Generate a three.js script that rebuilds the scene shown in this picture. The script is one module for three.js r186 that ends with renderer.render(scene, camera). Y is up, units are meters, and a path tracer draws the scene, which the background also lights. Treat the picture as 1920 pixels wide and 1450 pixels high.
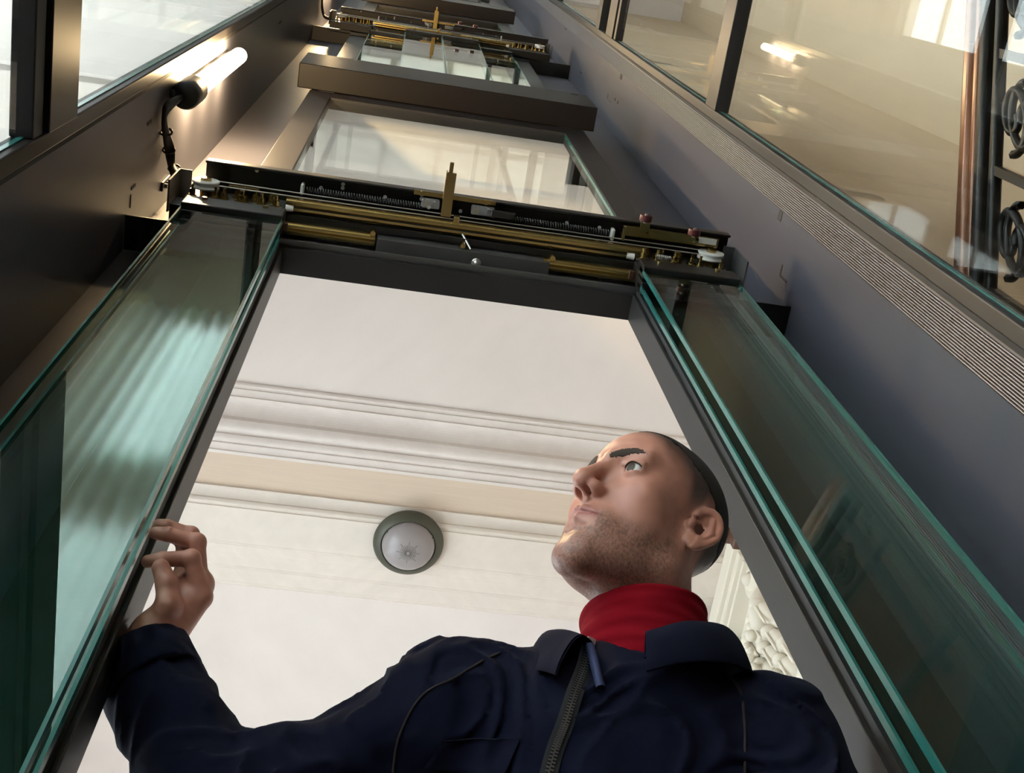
import * as THREE from 'three';
import { RoundedBoxGeometry } from 'three/addons/geometries/RoundedBoxGeometry.js';
import { mergeGeometries } from 'three/addons/utils/BufferGeometryUtils.js';
import { createNoise3D } from 'simplex-noise';

// ---------------------------------------------------------------- camera, sky, exposure
const scene = new THREE.Scene();
const camera = new THREE.PerspectiveCamera(2 * Math.atan(725 / 2400) * 180 / Math.PI, 1920 / 1450, 0.02, 80);
camera.matrixAutoUpdate = true;
{
  const m = new THREE.Matrix4().makeBasis(
    new THREE.Vector3(0.98571325, -0.0615668, 0.15677666),
    new THREE.Vector3(-0.12592901, 0.34874865, 0.92871754),
    new THREE.Vector3(-0.11185381, -0.93519191, 0.33601312));
  camera.quaternion.setFromRotationMatrix(m);
  camera.position.set(-0.1761, -0.3573, 0.8113);
}
scene.background = new THREE.Color(0.84, 0.92, 1.0);
scene.backgroundIntensity = 9.5;
const renderer = new THREE.WebGLRenderer();
renderer.toneMapping = THREE.LinearToneMapping;
renderer.toneMappingExposure = 1.0;
renderer.shadowMap.enabled = true;

// ---------------------------------------------------------------- helpers
let seed = 7;
const rnd = () => { seed = (seed * 1664525 + 1013904223) >>> 0; return seed / 4294967296; };
const noise3 = createNoise3D(rnd);
const V = (x, y, z) => new THREE.Vector3(x, y, z);
const taken = {};
function numbered(n) { const k = taken[n] = (taken[n] ?? -1) + 1; return k ? n + '_' + String(k).padStart(3, '0') : n; }
function mesh(name, geo, mat, parent) {
  const m = new THREE.Mesh(geo, mat); m.castShadow = m.receiveShadow = true;
  if (parent) { m.name = name; parent.add(m); } else { m.name = numbered(name); scene.add(m); }
  return m;
}
function thing(name, label, category, group, pos) {
  const o = new THREE.Group(); o.name = numbered(name); scene.add(o);
  o.userData = { label, category }; if (group) o.userData.group = group;
  if (pos) o.position.set(...pos);
  return o;
}
function setting(name, label) { const o = new THREE.Group(); o.name = name; o.userData = { kind: 'structure', label, category: 'building' }; scene.add(o); return o; }
function bx(x0, x1, y0, y1, z0, z1, r = 0) {
  const w = x1 - x0, h = y1 - y0, d = z1 - z0;
  const g = r ? new RoundedBoxGeometry(w, h, d, 2, Math.min(r, w / 2.01, h / 2.01, d / 2.01)) : new THREE.BoxGeometry(w, h, d);
  return g.translate((x0 + x1) / 2, (y0 + y1) / 2, (z0 + z1) / 2);
}
function merge(list) { return mergeGeometries(list.map((g) => { const q = g.index ? g.toNonIndexed() : g; for (const k of Object.keys(q.attributes)) if (!['position', 'normal', 'uv'].includes(k)) q.deleteAttribute(k); return q; })); }
function cyl(a, b, r0, r1 = r0, seg = 16) {
  const d = V().subVectors(b, a), g = new THREE.CylinderGeometry(r1, r0, d.length(), seg);
  g.applyQuaternion(new THREE.Quaternion().setFromUnitVectors(V(0, 1, 0), d.clone().normalize()));
  return g.translate((a.x + b.x) / 2, (a.y + b.y) / 2, (a.z + b.z) / 2);
}
function tube(points, r, seg = 64, rs = 8) { return new THREE.TubeGeometry(new THREE.CatmullRomCurve3(points), seg, r, rs, false); }
// a wall slab in the plane across `axis`, with rectangular holes [u0,u1,v0,v1]
function slab(axis, at0, at1, u0, u1, v0, v1, holes) {
  const s = new THREE.Shape([[u0, v0], [u1, v0], [u1, v1], [u0, v1]].map((p) => new THREE.Vector2(...p)));
  for (const [a, b, c, d] of holes) s.holes.push(new THREE.Path([[a, c], [a, d], [b, d], [b, c]].map((p) => new THREE.Vector2(...p))));
  const g = new THREE.ExtrudeGeometry(s, { depth: at1 - at0, bevelEnabled: false });
  if (axis === 'z') g.translate(0, 0, at0);                                   // u = x, v = y
  if (axis === 'x') g.applyMatrix4(new THREE.Matrix4().makeBasis(V(0, 0, 1), V(0, 1, 0), V(1, 0, 0))).translate(at0, 0, 0), flip(g);  // u = z, v = y
  if (axis === 'y') g.applyMatrix4(new THREE.Matrix4().makeBasis(V(1, 0, 0), V(0, 0, 1), V(0, 1, 0))).translate(0, at0, 0), flip(g);  // u = x, v = z
  return g;
}
function flip(g) {   // reverse the winding after a mirror
  const p = g.index ? g.toNonIndexed() : g, a = p.attributes;
  for (const k of ['position', 'normal', 'uv']) { const t = a[k], n = t.itemSize; for (let i = 0; i < t.count; i += 3) for (let c = 0; c < n; c++) { const q = t.array[(i + 1) * n + c]; t.array[(i + 1) * n + c] = t.array[(i + 2) * n + c]; t.array[(i + 2) * n + c] = q; } }
  if (p !== g) { g.index = null; g.attributes = p.attributes; }
  g.computeVertexNormals();
  return g;
}
// greyscale noise texture around 1
function grain(size, amount, fx, fy, octaves = 3, tint = [1, 1, 1]) {
  const d = new Uint8Array(size * size * 4);
  for (let y = 0; y < size; y++) for (let x = 0; x < size; x++) {
    let v = 0, a = 1, s = 0; const th = x / size * 2 * Math.PI, c = Math.cos(th), sn = Math.sin(th), ph = y / size * 2 * Math.PI;
    for (let o = 0; o < octaves; o++) { const k = 2 ** o; v += a * noise3(c * fx * k + 10 * o, sn * fx * k + Math.cos(ph) * fy * k, Math.sin(ph) * fy * k); s += a; a *= 0.6; }
    v /= s;
    for (let k = 0; k < 3; k++) d[(y * size + x) * 4 + k] = Math.max(0, Math.min(255, 255 * (1 - amount / 2 + amount / 2 * v) * tint[k]));
    d[(y * size + x) * 4 + 3] = 255;
  }
  const t = new THREE.DataTexture(d, size, size); t.wrapS = t.wrapT = THREE.RepeatWrapping; t.magFilter = THREE.LinearFilter; t.minFilter = THREE.LinearFilter; t.needsUpdate = true; return t;
}
const M = {};
const std = (o) => new THREE.MeshStandardMaterial(o), phy = (o) => new THREE.MeshPhysicalMaterial(o);
const lin = (r, g, b) => new THREE.Color().setRGB(r, g, b);
const gFine = grain(256, 0.5, 14, 14), gCoarse = grain(256, 0.10, 1.6, 1.6, 4);
M.steel = phy({ color: lin(0.066, 0.064, 0.080), roughness: 0.40, specularIntensity: 0.4, bumpMap: gFine, bumpScale: 0.00006 });
M.frame = phy({ color: lin(0.022, 0.020, 0.020), roughness: 0.42, specularIntensity: 0.5, bumpMap: gFine, bumpScale: 0.00006 });
M.black = std({ color: lin(0.012, 0.011, 0.011), roughness: 0.5 });
M.rubber = std({ color: lin(0.008, 0.008, 0.008), roughness: 0.7 });
M.opdark = std({ color: lin(0.02, 0.018, 0.017), roughness: 0.38, metalness: 0.4, bumpMap: gFine, bumpScale: 0.0002 });
M.opgrey = std({ color: lin(0.095, 0.092, 0.092), roughness: 0.45, metalness: 0.3 });
M.gold = std({ color: lin(0.46, 0.34, 0.13), roughness: 0.24, metalness: 0.95 });
M.zinc = std({ color: lin(0.6, 0.58, 0.55), roughness: 0.3, metalness: 0.9 });
M.ribbed = std({ color: lin(0.17, 0.16, 0.17), roughness: 0.36, metalness: 0.7 });
M.white = std({ color: lin(0.75, 0.73, 0.68), roughness: 0.6 });
M.plastic = phy({ color: lin(0.9, 0.9, 0.9), roughness: 0.15, transmission: 0.8, thickness: 0 });
M.red = std({ color: lin(0.10, 0.02, 0.02), roughness: 0.35 });
M.pane = phy({ color: lin(0.95, 0.975, 0.965), roughness: 0, transmission: 1, thickness: 0, ior: 1.52 });
M.transom = phy({ color: lin(0.95, 0.97, 0.95), roughness: 0, transmission: 1, thickness: 0, ior: 1.52, specularIntensity: 0.5 });
M.doorglass = phy({ color: lin(0.78, 0.90, 0.87), roughness: 0, transmission: 1, thickness: 0, ior: 1.52, specularIntensity: 0.7 });
M.curtain = phy({ color: lin(0.88, 0.88, 0.86), roughness: 1, transmission: 0.85, thickness: 0 });
M.laylight = phy({ color: lin(0.80, 0.78, 0.72), roughness: 1, transmission: 0.35, thickness: 0 });
M.beam = phy({ color: lin(0.012, 0.010, 0.010), roughness: 0.4, specularIntensity: 0.35 });
M.sideglass = phy({ color: lin(0.965, 0.97, 0.955), roughness: 0, transmission: 1, thickness: 0, ior: 1.52, specularIntensity: 0.42 });
M.glassedge = phy({ color: lin(0.035, 0.20, 0.175), roughness: 0.2, transmission: 0.35, thickness: 0, ior: 1.5 });
M.plaster = std({ color: lin(0.86, 0.78, 0.735), roughness: 0.85, map: gCoarse });
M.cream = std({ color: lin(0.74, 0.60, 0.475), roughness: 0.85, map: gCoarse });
M.neutral_wall = std({ color: lin(0.66, 0.61, 0.57), roughness: 0.85, map: gCoarse });
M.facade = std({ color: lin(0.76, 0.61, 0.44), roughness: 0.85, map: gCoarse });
M.softcream = std({ color: lin(0.82, 0.735, 0.655), roughness: 0.85, map: gCoarse });
M.floor = std({ color: lin(0.42, 0.36, 0.29), roughness: 0.35, map: gCoarse });
M.concrete = std({ color: lin(0.2, 0.19, 0.18), roughness: 0.9, map: gCoarse });
M.winframe = std({ color: lin(0.62, 0.58, 0.5), roughness: 0.5 });
M.copper = std({ color: lin(0.26, 0.11, 0.06), roughness: 0.22, metalness: 0.25 });
M.iron = std({ color: lin(0.010, 0.011, 0.013), roughness: 0.38, metalness: 0.3 });
M.wood = std({ color: lin(0.09, 0.04, 0.025), roughness: 0.4 });
M.steel.name = 'satin_steel';

const F = 4.95;                       // storey height
const TOP = 16.5, PIT = -1.25;
// ---------------------------------------------------------------- building around the shaft
function windowUnit(n, axis, at, u0, u1, v0, v1, nu, nv, label, depth = 0.06) {
  const w = setting('window_' + n, label), f = 0.07;
  const mk = (a, b, c, d, t = depth) => axis === 'z' ? bx(a, b, c, d, at - t / 2, at + t / 2) : axis === 'x' ? bx(at - t / 2, at + t / 2, c, d, a, b) : bx(a, b, at - t / 2, at + t / 2, c, d);
  mesh('window_frame', merge([mk(u0, u0 + f, v0, v1), mk(u1 - f, u1, v0, v1), mk(u0 + f, u1 - f, v0, v0 + f), mk(u0 + f, u1 - f, v1 - f, v1)]), M.winframe, w);
  for (let i = 1; i < nu; i++) { const u = u0 + (u1 - u0) * i / nu; mesh('mullion', mk(u - 0.03, u + 0.03, v0 + f, v1 - f), M.winframe, w); }
  for (let i = 1; i < nv; i++) { const v = v0 + (v1 - v0) * i / nv; mesh('glazing_bar', mk(u0 + f, u1 - f, v - 0.02, v + 0.02, depth * 0.7), M.winframe, w); }
  for (let i = 0; i < nu; i++) for (let j = 0; j < nv; j++) {
    const a = u0 + (u1 - u0) * i / nu, b = u0 + (u1 - u0) * (i + 1) / nu, c = v0 + (v1 - v0) * j / nv, d = v0 + (v1 - v0) * (j + 1) / nv;
    mesh('pane', mk(a + 0.005, b - 0.005, c + 0.005, d - 0.005, 0.006), M.pane, w);
  }
  return w;
}
let wn = 1;
const RX0 = -1.95, RX1 = 1.72, RZ = -4.2, CEIL = 4.8;   // landing rooms
{
  const wf = setting('wall_front', 'cream stairwell wall that holds the lift landings');
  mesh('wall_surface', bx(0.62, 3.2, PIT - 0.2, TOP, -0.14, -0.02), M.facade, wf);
  mesh('wall_surface', bx(-3.2, -0.62, PIT - 0.2, TOP, -0.14, -0.02), M.neutral_wall, wf);  // left part in a more neutral tone than the right part
  for (const [a, b] of [[PIT - 0.2, 0], [CEIL, F], [F + CEIL, 2 * F], [2 * F + CEIL, TOP]]) mesh('spandrel', bx(-0.62, 0.62, a, b, -0.14, -0.021), M.neutral_wall, wf);
  // stairwell
  const wl = setting('wall_left', 'pale stairwell wall with tall windows left of the lift');
  const lh = [[0.3, 1.9, -0.4, 3.6], [2.2, 3.8, -0.4, 3.6], [0.3, 1.9, 4.4, 8.4], [2.2, 3.8, 4.4, 8.4], [0.3, 1.9, 9.2, 13.2], [2.2, 3.8, 9.2, 13.2]];
  mesh('wall_surface', slab('x', -3.4, -3.2, -0.14, 4.4, PIT - 0.2, TOP, lh), M.neutral_wall, wl);
  for (const [a, b, c, d] of lh) windowUnit(wn++, 'x', -3.3, a, b, c, d, 2, 4, 'tall casement window in the stairwell wall left of the lift');
  const wb = setting('wall_back', 'pale stairwell wall with tall windows behind the viewer');
  const bh = [[-2.4, -1.1, 0, 3.6],  [-2.4, -1.1, 4.8, 8.4], [-2.4, -1.1, 9.6, 13.2], [-0.65, 0.65, 9.6, 13.2]];
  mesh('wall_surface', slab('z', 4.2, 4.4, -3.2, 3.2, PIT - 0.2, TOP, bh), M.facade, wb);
  for (const [a, b, c, d] of bh) windowUnit(wn++, 'z', 4.3, a, b, c, d, 2, 4, 'tall casement window in the stairwell wall behind the lift');
  const wr = setting('wall_right', 'plain cream stairwell wall behind the stair railing');
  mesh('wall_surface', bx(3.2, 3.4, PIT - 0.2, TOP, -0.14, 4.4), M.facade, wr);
  mesh('added_dark_panel', bx(3.16, 3.2, PIT, TOP - 0.4, 1.1, 4.2), M.wood, wr);  // unseen, added to darken what the right door glass mirrors
  mesh('added_dark_panel', bx(0.9, 3.16, PIT, TOP - 0.4, 4.16, 4.2), M.wood, wb);  // unseen too, added for the same darker reflection
  const rf = setting('ceiling_stairwell', 'stairwell ceiling with a frosted laylight high above');
  mesh('roof_slab', slab('y', TOP, TOP + 0.2, -3.4, 3.4, -4.4, 4.4, [[-1.8, 1.8, 1.2, 3.3]]), M.plaster, rf);
  for (let i = 0; i < 5; i++) for (let j = 0; j < 2; j++) mesh('frosted_pane', bx(-1.8 + i * 0.72 + 0.03, -1.8 + (i + 1) * 0.72 - 0.03, TOP + 0.06, TOP + 0.07, 1.2 + j * 1.05 + 0.03, 1.2 + (j + 1) * 1.05 - 0.03), M.laylight, rf);
  for (let i = 0; i <= 5; i++) mesh('glazing_bar', bx(-1.8 + i * 0.72 - 0.035, -1.8 + i * 0.72 + 0.035, TOP, TOP + 0.1, 1.2, 3.3), M.winframe, rf);
  for (let j = 0; j <= 2; j++) mesh('glazing_bar', bx(-1.8, 1.8, TOP + 0.01, TOP + 0.09, 1.2 + j * 1.05 - 0.035, 1.2 + j * 1.05 + 0.035), M.winframe, rf);

  const pf = setting('floor_pit', 'concrete floor of the lift pit and stairwell');
  mesh('slab', bx(-3.4, 3.4, PIT - 0.2, PIT, -0.14, 4.4), M.concrete, pf);

  // landing rooms
  const fl = setting('floor', 'landing floor in front of the lift');
  mesh('slab', bx(RX0 - 0.15, RX1 + 0.15, -0.15, 0, RZ - 0.15, -0.02), M.floor, fl);
  const landHoles = [[-2.25, -0.85, 0.7, 3.7], [-3.85, -2.6, 0.7, 3.7]];
  const lw = setting('wall_landing_left', 'white landing wall with tall windows');
  mesh('wall_surface', slab('x', RX0 - 0.15, RX0, RZ, -0.14, 0, F * 2 + CEIL, landHoles), M.plaster, lw);
  for (const [a, b, c, d] of landHoles) windowUnit(wn++, 'x', RX0 - 0.08, a, b, c, d, 2, 4, 'tall casement window in the landing wall');
  const rw = setting('wall_landing_right', 'white landing wall with a pilaster');
  mesh('wall_surface', bx(RX1, RX1 + 0.15, 0, F * 2 + CEIL, RZ, -0.14), M.plaster, rw);
  const bw = setting('wall_landing_back', 'white wall at the back of the landing');
  mesh('wall_surface', bx(RX0 - 0.15, RX1 + 0.15, 0, F * 2 + CEIL, RZ - 0.15, RZ), M.plaster, bw);
  const ce = setting('ceiling', 'white ceiling of the landing');
  mesh('slab', bx(RX0 - 0.15, RX1 + 0.15, CEIL, F, RZ - 0.15, -0.02), M.plaster, ce);
  const ce2 = setting('ceiling_upper', 'ceiling of the upper landing');
  mesh('slab', bx(RX0 - 0.15, RX1 + 0.15, CEIL + F, 2 * F, RZ - 0.15, -0.02), M.plaster, ce2);
  const ce3 = setting('ceiling_top', 'ceiling of the top landing');
  mesh('slab', bx(RX0 - 0.15, RX1 + 0.15, CEIL + 2 * F, 2 * F + CEIL + 0.15, RZ - 0.15, -0.02), M.plaster, ce3);
  // ceiling beam and cornices: profiles (z, y) swept along x
  const sweep = (pts) => {
    const s = new THREE.Shape(pts.map(([z, y]) => new THREE.Vector2(z, y)));
    return new THREE.ExtrudeGeometry(s, { depth: RX1 - RX0, bevelEnabled: false }).applyMatrix4(new THREE.Matrix4().makeBasis(V(0, 0, 1), V(0, 1, 0), V(-1, 0, 0))).translate(RX1, 0, 0);
  };
  const arc = (z0, y0, z1, y1, bulge, n = 8) => { const o = []; for (let i = 1; i <= n; i++) { const t = i / n, s = Math.sin(Math.PI * t) * bulge; o.push([z0 + (z1 - z0) * t, y0 + (y1 - y0) * t + s]); } return o; };
  const tr1 = setting('trim_1', 'stepped white cornice in front of the ceiling beam');
  mesh('moulding', sweep([[-1.449, 4.81], [-1.174, 4.81], [-1.174, 4.79], ...arc(-1.174, 4.79, -1.192, 4.785, -0.006, 4), [-1.200, 4.785], [-1.200, 4.778], [-1.231, 4.774], [-1.231, 4.766], ...arc(-1.231, 4.766, -1.312, 4.742, 0.014), [-1.316, 4.715], ...arc(-1.316, 4.715, -1.368, 4.698, -0.012), [-1.372, 4.698], [-1.372, 4.686], ...arc(-1.372, 4.686, -1.404, 4.676, -0.006, 5), [-1.407, 4.668], [-1.436, 4.664], [-1.436, 4.656], [-1.449, 4.654]]), M.plaster, tr1);
  const tr2 = setting('trim_2', 'cream band along the ceiling beam');
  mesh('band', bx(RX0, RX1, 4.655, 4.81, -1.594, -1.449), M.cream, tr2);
  const tr3 = setting('trim_3', 'ceiling beam with white mouldings that carries the round lamp');
  mesh('moulding', sweep([[-2.11, 4.81], [-1.594, 4.81], [-1.594, 4.64], ...arc(-1.594, 4.64, -1.640, 4.625, 0.003), [-1.640, 4.615], ...arc(-1.640, 4.615, -1.660, 4.606, -0.005, 5), [-1.668, 4.606], [-1.668, 4.60], [-1.832, 4.60], [-1.832, 4.606], ...arc(-1.832, 4.606, -1.852, 4.612, -0.006, 5), [-1.852, 4.622], [-1.90, 4.626], [-1.905, 4.634], [-1.965, 4.640], ...arc(-1.965, 4.640, -1.985, 4.648, -0.006, 5), [-2.05, 4.656], ...arc(-2.05, 4.656, -2.077, 4.672, -0.008), [-2.077, 4.72], ...arc(-2.077, 4.72, -2.11, 4.77, 0.01)]), M.softcream, tr3);
}
// sheer curtains over the upper stairwell windows, left and back
{
  const pleats = (n, w, h) => { const g = new THREE.PlaneGeometry(w, h, n * 8, 1), p = g.attributes.position; for (let i = 0; i < p.count; i++) { const u = p.getX(i) / w + 0.5; p.setZ(i, 0.03 * Math.sin(u * n * Math.PI * 2) + 0.02 * noise3(u * n * 0.7, 0.3, 0.8)); } g.computeVertexNormals(); return g; };
  const mk = (label, w, pos, turn) => { const c = mesh('curtain', pleats(Math.round(w / 0.16), w, 9.8), M.curtain); c.position.set(...pos); c.rotation.y = turn; c.userData = { label, category: 'curtain', group: 'sheer curtains' }; };
  mk('sheer white curtain on the stairwell side wall, mirrored in the open glass door', 2.0, [-3.08, 8.8, 3.05], Math.PI / 2);
  mk('sheer white curtain on the stairwell back wall, behind the viewer', 2.0, [-1.95, 8.8, 4.06], Math.PI);
}
// ---------------------------------------------------------------- the shaft
const XL = -0.75, XR = 0.78;
{
  // side panels of satin steel
  const slot = (parent, list, x, out) => { for (const [y, z, h, w] of list) mesh('slot', bx(x - out, x + out, y - h / 2, y + h / 2, z - w / 2, z + w / 2), M.rubber, parent); };
  const sl = setting('wall_shaft_left', 'dark satin steel shaft panel left of the lift door');
  mesh('panel', bx(XL - 0.03, XL, PIT, TOP - 1, -0.02, 0.33), M.steel, sl);
  slot(sl, [[2.683, 0.251, 0.05, 0.008], [2.543, 0.128, 0.045, 0.006], [5.489, 0.251, 0.10, 0.008], [2.52, 0.10, 0.006, 0.03]], XL, 0.0012);
  const sr = setting('wall_shaft_right', 'dark satin steel shaft panel right of the lift door');
  mesh('panel', bx(XR, XR + 0.03, PIT, TOP - 1, -0.02, 0.258), M.steel, sr);
  slot(sr, [[5.79, 0.12, 0.02, 0.026], [5.72, 0.109, 0.10, 0.006], [5.56, 0.137, 0.03, 0.014], [5.47, 0.137, 0.03, 0.014], [5.506, 0.246, 0.06, 0.022], [2.713, 0.243, 0.03, 0.024], [2.605, 0.132, 0.006, 0.028], [2.575, 0.119, 0.06, 0.005], [7.99, 0.245, 0.12, 0.008], [6.9, 0.10, 0.09, 0.006]], XR, 0.0012);
  // ribbed aluminium strip: each rib a part
  const rs = setting('trim_4', 'ribbed aluminium strip along the right shaft panel');
  mesh('backing', bx(XR + 0.002, XR + 0.03, PIT, TOP - 1, 0.258, 0.34), M.ribbed, rs);
  const ribG = new THREE.CylinderGeometry(0.0026, 0.0026, TOP - 1 - PIT, 6, 1); ribG.translate(0, (TOP - 1 + PIT) / 2, 0);
  for (let i = 0; i < 13; i++) { const r = mesh('rib', ribG, M.ribbed, rs); r.position.set(XR + 0.001, 0, 0.2605 + i * 0.0052); }
  // flat panels beside the door frame
  const s3 = setting('wall_door_left', 'dark steel panel between the door frame and the left shaft panel');
  mesh('panel', bx(XL, -0.53, PIT, TOP - 1, -0.02, 0.0), M.steel, s3);
  const s4 = setting('wall_door_right', 'dark steel panel between the door frame and the right shaft panel');
  mesh('panel', bx(0.53, XR, PIT, TOP - 1, -0.02, 0.0), M.steel, s4);
  // glazed sides: posts, rails and panes
  function side(x, sgn, rails, label, ymin) {
    const g = setting(sgn < 0 ? 'window_shaft_left' : 'window_shaft_right', label);
    const FM = sgn < 0 ? M.beam : M.frame;
    const X = (a, b) => sgn < 0 ? [x - b, x - a] : [x + a, x + b];
    mesh('post', bx(...X(-0.006, 0.034), PIT, TOP - 1, 0.342, 0.374, 0.004), FM, g);
    mesh('post', bx(...X(-0.006, 0.034), PIT, TOP - 1, 1.42, 1.47, 0.004), M.frame, g);
    mesh('gasket', bx(...X(-0.001, 0.010), PIT, TOP - 1, 0.331, 0.342), M.rubber, g);
    let y = ymin;
    for (const [a, b] of [...rails, [TOP - 1.2, TOP - 1]]) {
      mesh('pane', bx(...X(0.010, 0.018), y, a, 0.366, 1.43), M.sideglass, g);
      mesh('pane_edge', bx(...X(0.0095, 0.0185), y, a, 0.3665, 0.3765), M.glassedge, g);
      if (b - a > 0.2) { mesh('rail', bx(...X(-0.004, 0.034), a, a + 0.055, 0.374, 1.42, 0.003), FM, g); mesh('rail', bx(...X(-0.012, 0.034), a + 0.065, b, 0.374, 1.42, 0.003), FM, g); mesh('seal', bx(...X(0.004, 0.03), a + 0.055, a + 0.065, 0.374, 1.42), M.wood, g); }
      else mesh('rail', bx(...X(-0.012, 0.034), a, b, 0.374, 1.42, 0.003), FM, g);
      y = b;
    }
  }
  side(XL, -1, [[1.72, 1.965], [5.2, 5.42], [8.4, 8.62], [11.6, 11.82]], 'glazed left side of the lift shaft in dark steel framing', PIT);
  side(XR, 1, [[1.08, 1.22], [3.57, 3.71], [5.86, 6.15], [6.42, 6.55], [8.7, 8.84], [11.2, 11.34]], 'glazed right side of the lift shaft in dark steel framing', PIT);
  const gb = setting('window_shaft_back', 'back of the lift shaft, part steel and part glazed');
  for (const [a, b] of [[PIT, -0.6], [2.3, 2.4], [4.8, 4.95], [7.3, 7.4], [9.8, 9.95], [12.3, 12.4]]) mesh('rail', bx(XL, XR, a, b, 1.43, 1.47), M.frame, gb);
  let yb = -0.6; for (const y of [2.3, 4.8, 7.3, 9.8, 12.3, TOP - 1]) { if (y > 3 && y < 8) mesh('steel_panel', bx(XL + 0.002, XR - 0.002, yb, y, 1.445, 1.453), M.steel, gb); else mesh('pane', bx(XL + 0.002, XR - 0.002, yb, y, 1.445, 1.453), M.pane, gb); yb = y + 0.13; }

  // door frames and transom windows, two storeys
  for (let k = 0; k < 3; k++) {
    const Y = k * F, fr = setting('door_' + (k + 1), ['dark steel frame of the open lift doorway', 'dark steel frame of the closed lift doorway above', 'dark steel frame of the topmost lift doorway'][k]);
    mesh('jamb', bx(-0.53, -0.4, Y, Y + 2.45, 0, 0.062, 0.002), M.frame, fr);
    mesh('jamb', bx(0.4, 0.53, Y, Y + 2.45, 0, 0.062, 0.002), M.frame, fr);
    mesh('lintel', bx(-0.53, 0.53, Y + 2.45, Y + 2.78, 0, 0.062, 0.002), M.frame, fr);
    for (const s of [-1, 1]) mesh('seal', bx(Math.min(s * 0.407, s * 0.43), Math.max(s * 0.407, s * 0.43), Y, Y + 2.45, 0.062, 0.076), M.rubber, fr);
    const w = setting('window_transom_' + (k + 1), ['glazed transom above the open lift door', 'glazed transom above the closed lift door', 'glazed transom above the topmost lift door'][k]);
    mesh('stile', bx(-0.53, -0.446, Y + 2.7, Y + 4.63, 0.063, 0.106, 0.002), M.frame, w);
    mesh('stile', bx(0.444, 0.53, Y + 2.7, Y + 4.63, 0.063, 0.106, 0.002), M.frame, w);
    mesh('head', bx(-0.446, 0.444, Y + 4.50, Y + 4.63, 0.063, 0.106, 0.002), M.frame, w);
    mesh('fascia', bx(-0.53, 0.53, Y + 4.63, Y + F, 0.063, 0.098), M.steel, w);
    mesh('surround', merge([bx(-0.53, -0.50, Y + 2.78, Y + F, 0, 0.062), bx(0.50, 0.53, Y + 2.78, Y + F, 0, 0.062)]), M.frame, w);
    mesh('soffit', bx(-0.50, 0.50, Y + 4.68, Y + 4.80, -0.16, 0.0625), M.plaster, w);
    mesh('pane', bx(-0.452, 0.450, Y + 2.7, Y + 4.51, 0.092, 0.100), M.transom, w);
    mesh('pane_edge', bx(0.4415, 0.4445, Y + 2.7, Y + 4.50, 0.091, 0.1015), M.glassedge, w);
  }
}
// ---------------------------------------------------------------- sill beams, door panels, operators
for (let k = 1; k <= 2; k++) {
  const b = thing('sill_beam', k === 1 ? 'dark steel sill beam under the closed glass doors' : 'farthest dark steel sill beam, cut off by the top of the photo', 'beam', null, [0, k * F, 0]);
  mesh('beam_body', bx(-0.58, 0.57, -0.32, 0.05, 0.107, 0.2, 0.004), M.beam, b);
  mesh('beam_cap', bx(-0.575, 0.565, 0.05, 0.056, 0.10, 0.19), M.steel, b);
  mesh('bracket', bx(-0.5, -0.44, -0.30, 0.02, 0.098, 0.107), M.steel, b); mesh('bracket', bx(0.44, 0.5, -0.30, 0.02, 0.098, 0.107), M.steel, b);
  if (k === 1) mesh('slot', bx(0.50, 0.53, 0.0, 0.012, 0.1995, 0.2012), M.rubber, b);
}
function doorPanel(Y, x0, x1, z, fast, label) {
  const p = thing('sliding_glass_door', label, 'door panel', null, [0, Y, 0]);
  const t = 0.005;
  mesh('glass', bx(x0 + 0.004, x1 - 0.004, 0.03, 2.44, z - t, z + t), M.doorglass, p);
  mesh('glass_edge', bx(x0, x0 + 0.004, 0.03, 2.44, z - t, z + t), M.glassedge, p);
  mesh('glass_edge', bx(x1 - 0.004, x1, 0.03, 2.44, z - t, z + t), M.glassedge, p);
  mesh('hanger', bx(x0, x1, 2.40, 2.475, z - 0.014, z + 0.014, 0.003), M.opdark, p);
  mesh('shoe', bx(x0 + 0.01, x1 - 0.01, 0.005, 0.045, z - 0.009, z + 0.009), M.opdark, p);
  for (const f of [0.2, 0.8]) mesh('bolt', cyl(V(x0 + (x1 - x0) * f, 2.45, z + 0.014), V(x0 + (x1 - x0) * f, 2.45, z + 0.020), 0.006), M.gold, p);
  return p;
}
const ZS = 0.093, ZF = 0.13;
doorPanel(0, -0.621, -0.402, ZF, false, 'front pane of the open glass doors held by the man');
doorPanel(0, -0.621, -0.404, ZS, false, 'rear pane of the open glass doors on the man\'s hand side');
doorPanel(0, 0.402, 0.628, ZF, false, 'front pane of the open glass doors behind the man\'s ear');
doorPanel(0, 0.404, 0.628, ZS, false, 'rear pane of the open glass doors behind the man\'s ear');
doorPanel(F, -0.42, -0.205, ZS, false, 'closed glass door pane nearest the lit wall, above the beam');
doorPanel(F, -0.215, -0.001, ZF, false, 'closed middle glass door pane on the lit side above the beam');
doorPanel(F, 0.001, 0.215, ZF, false, 'closed middle glass door pane away from the lit wall');
doorPanel(F, 0.205, 0.42, ZS, false, 'closed glass door pane farthest from the lit wall');

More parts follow.
